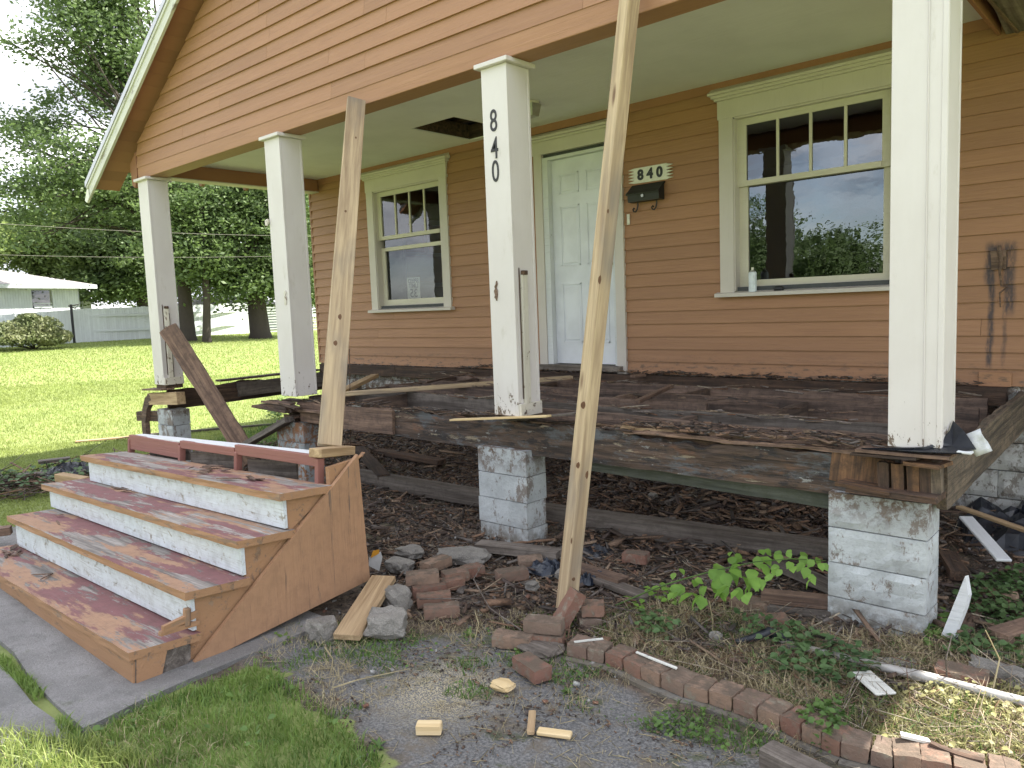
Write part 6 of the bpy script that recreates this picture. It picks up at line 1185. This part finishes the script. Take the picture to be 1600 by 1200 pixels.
box_between('lintel', u0-nrm*.03-e*.25, u1-nrm*.03+e*.25, zat(60, 453.5, d), zat(60, 449, d), MAT['farwhite'], wn, .05); box_between('pane', u0+nrm*.08, u1+nrm*.08, zat(60, 481, d), zat(60, 453, d), MAT['glass2'], wn, .01); box_between('dark_room', u0+nrm*.5, u1+nrm*.5, zat(60, 485, d), zat(60, 450, d), MAT['black'], NH, .02); box_between('curtain', u0.lerp(u1, .7)+nrm*.2, u1+nrm*.2, zat(60, 478, d), zat(60, 453, d), MAT['farwhite'], wn, .02); box_between('sash_bar', u0-nrm*.0, u1-nrm*.0, zat(60, 475.5, d), zat(60, 473.5, d), MAT['farwhite'], wn, .03)
a, b2 = A_-nrm*.5-e*.5, B_-nrm*.5+e*.55; c_, d_ = B_+nrm*7+e*.5, A_+nrm*7-e*.5; zr = zat(0, 412, 41); ze = zt+.05; r0, r1 = A_+nrm*3.3, A_.lerp(B_, .52)+nrm*3.3
V = [(a.x, a.y, ze), (b2.x, b2.y, ze), (c_.x, c_.y, ze), (d_.x, d_.y, ze), (r0.x, r0.y, zr), (r1.x, r1.y, zr)]; putw('roof', V, [(0, 1, 5, 4), (1, 2, 5), (2, 3, 4, 5), (3, 0, 4), (3, 2, 1, 0)], MAT['paleroof'], NH); box_between('eave_board', a, b2, ze-.16, ze-.001, MAT['farwhite'], NH, .03)
SD = thing('shed', 'small white shed peeping out behind the neighbour house', 'shed', tuple(far(140, 43))); p, q = far(132, 42), far(145, 42.5); box_between('wall', p, q, -.4, zat(140, 470, 42), MAT['farwhite'], SD, 2.0); p, q = far(118, 41.6), far(151, 42.4); zz = zat(140, 470, 42); n_ = Vector((-(q-p).y, (q-p).x, 0)).normalized(); V = [p+Vector((0, 0, 0)), q, q+n_*2.6, p+n_*2.6]; V = [Vector((v.x, v.y, zz)) for v in V]+[Vector(((p.x+n_.x*1.3), (p.y+n_.y*1.3), zz+.75)), Vector(((q-(q-p)*.35).x+n_.x*1.3, (q-(q-p)*.35).y+n_.y*1.3, zz+.75))]
putw('roof', V, [(0, 1, 5, 4), (1, 2, 5), (2, 3, 4, 5), (3, 0, 4), (3, 2, 1, 0)], MAT['paleroof'], SD)
GR = thing('garage', 'low pale roofed garage behind the fence between the tree trunks', 'garage', tuple(far(360, 46))); p, q = far(322, 45), far(440, 48); box_between('wall', p, q, -.4, zat(380, 477, 46), MAT['farwhite'], GR, 4); z0, z1 = zat(380, 478, 46), zat(350, 462, 47); n_ = Vector((-(q-p).y, (q-p).x, 0)).normalized(); a, b2, c_, d_ = p-n_*.3-(q-p)*.02, q-n_*.3, q+n_*4.5, p+n_*4.5; r0, r1 = p.lerp(q, .2)+n_*2, q+n_*2
V = [Vector((v.x, v.y, z0)) for v in (a, b2, c_, d_)]+[Vector((r0.x, r0.y, z1)), Vector((r1.x, r1.y, z1))]; putw('roof', V, [(0, 1, 5, 4), (1, 2, 5), (2, 3, 4, 5), (3, 0, 4), (3, 2, 1, 0)], MAT['paleroof'], GR)
RH = thing('house', 'corner of a white gable house at the far left above the neighbour roof', 'house', tuple(far(-30, 50))); p, q = far(-80, 49), far(5, 50); box_between('wall', p, q, -.4, zat(0, 415, 50), MAT['farwhite'], RH, 4); V = [p+Vector((0, 0, 0)), q]; n_ = Vector((-(q-p).y, (q-p).x, 0)).normalized()
zz0, zz1 = zat(8, 402, 50), zat(-20, 375, 50); q2 = far(8, 50); m_ = far(-35, 49.5); V = [Vector((q2.x, q2.y, zz0)), Vector((m_.x, m_.y, zz1)), Vector((q2.x, q2.y, zz0+.2)), Vector((m_.x, m_.y, zz1+.2))]; V += [v+n_*5 for v in V]; putw('roof', V, [(0, 1, 3, 2), (4, 6, 7, 5), (0, 4, 5, 1), (2, 3, 7, 6), (0, 2, 6, 4), (1, 5, 7, 3)], MAT['paleroof'], RH)
# shrub in front of the fence
SH = thing('shrub', 'overgrown flowering shrub in front of the pale fence at left', 'shrub', tuple(far(50, 31))); r_ = np.random.default_rng(81); Cs = []
for (u, v, ru, rv) in ((30, 526, 60, 14), (75, 528, 34, 12), (20, 518, 38, 17), (60, 512, 36, 18), (90, 525, 20, 10), (45, 500, 20, 10), (-20, 520, 30, 16), (-60, 520, 30, 16)):
    p = far(u, 30.8); z_ = zat(u, v, 30.8); m_ = .0225; d3 = r_.normal(size=(2600, 3)); d3 /= np.linalg.norm(d3, axis=1)[:, None]; Cs.append(np.array([p.x, p.y, z_])+d3*(r_.random(2600)**.35)[:, None]*np.array([ru*m_*.9, ru*m_*.9, rv*m_]))
C = np.vstack(Cs); C = C[C[:, 2] > gnp(C[:, 0], C[:, 1])]; a = r_.normal(size=C.shape); a /= np.linalg.norm(a, axis=1)[:, None]; b3 = np.cross(a, r_.normal(size=C.shape)); b3 /= np.linalg.norm(b3, axis=1)[:, None]; s = .05*(.6+.8*r_.random(len(C)))[:, None]
V = np.stack([C-a*s, C-b3*s*.6, C+a*s, C+b3*s*.6], 1).reshape(-1, 3); k = np.arange(len(C))*4; bs = np.array(far(50, 31)); put('foliage', np_mesh('foliage', V-bs, np.stack([k, k+1, k+2, k+3], 1)), leafmat('shrub_leaf', (.09, .13, .045), (.21, .22, .11), .35), SH, Matrix.Translation(far(50, 31)))
bms, bmf = [], []
for k in range(10):
    q = Vector(C[k*37]); a_, b_ = tube([far(50, 31), q], .02, 5); nn = len(bms); bms += a_; bmf += [tuple(i+nn for i in f) for f in b_]
putw('stems', bms, bmf, MAT['bark'], SH)
# overhead wires in front of the trees
for nm, v0, v1, d0, d1 in (('upper overhead wire crossing in front of the trees', 342, 367, 24, 26), ('lower overhead wire crossing in front of the trees', 402, 398, 26, 26)):
    A_, B_ = far(-300, d0), far(720, d1); A_.z = zat(-300, v0-8, d0); B_.z = zat(720, v1+(5 if v1 < 380 else -4), d1); pts = [A_.lerp(B_, t)+Vector((0, 0, -.5*(1-(2*t-1)**2)*.6+.15)) for t in np.linspace(0, 1, 14)]
    V, F = tube(pts, .006, 5); o = putw('overhead_wire', V, F, MAT['rubble']); tag(o, nm, 'wire', 'overhead wires')
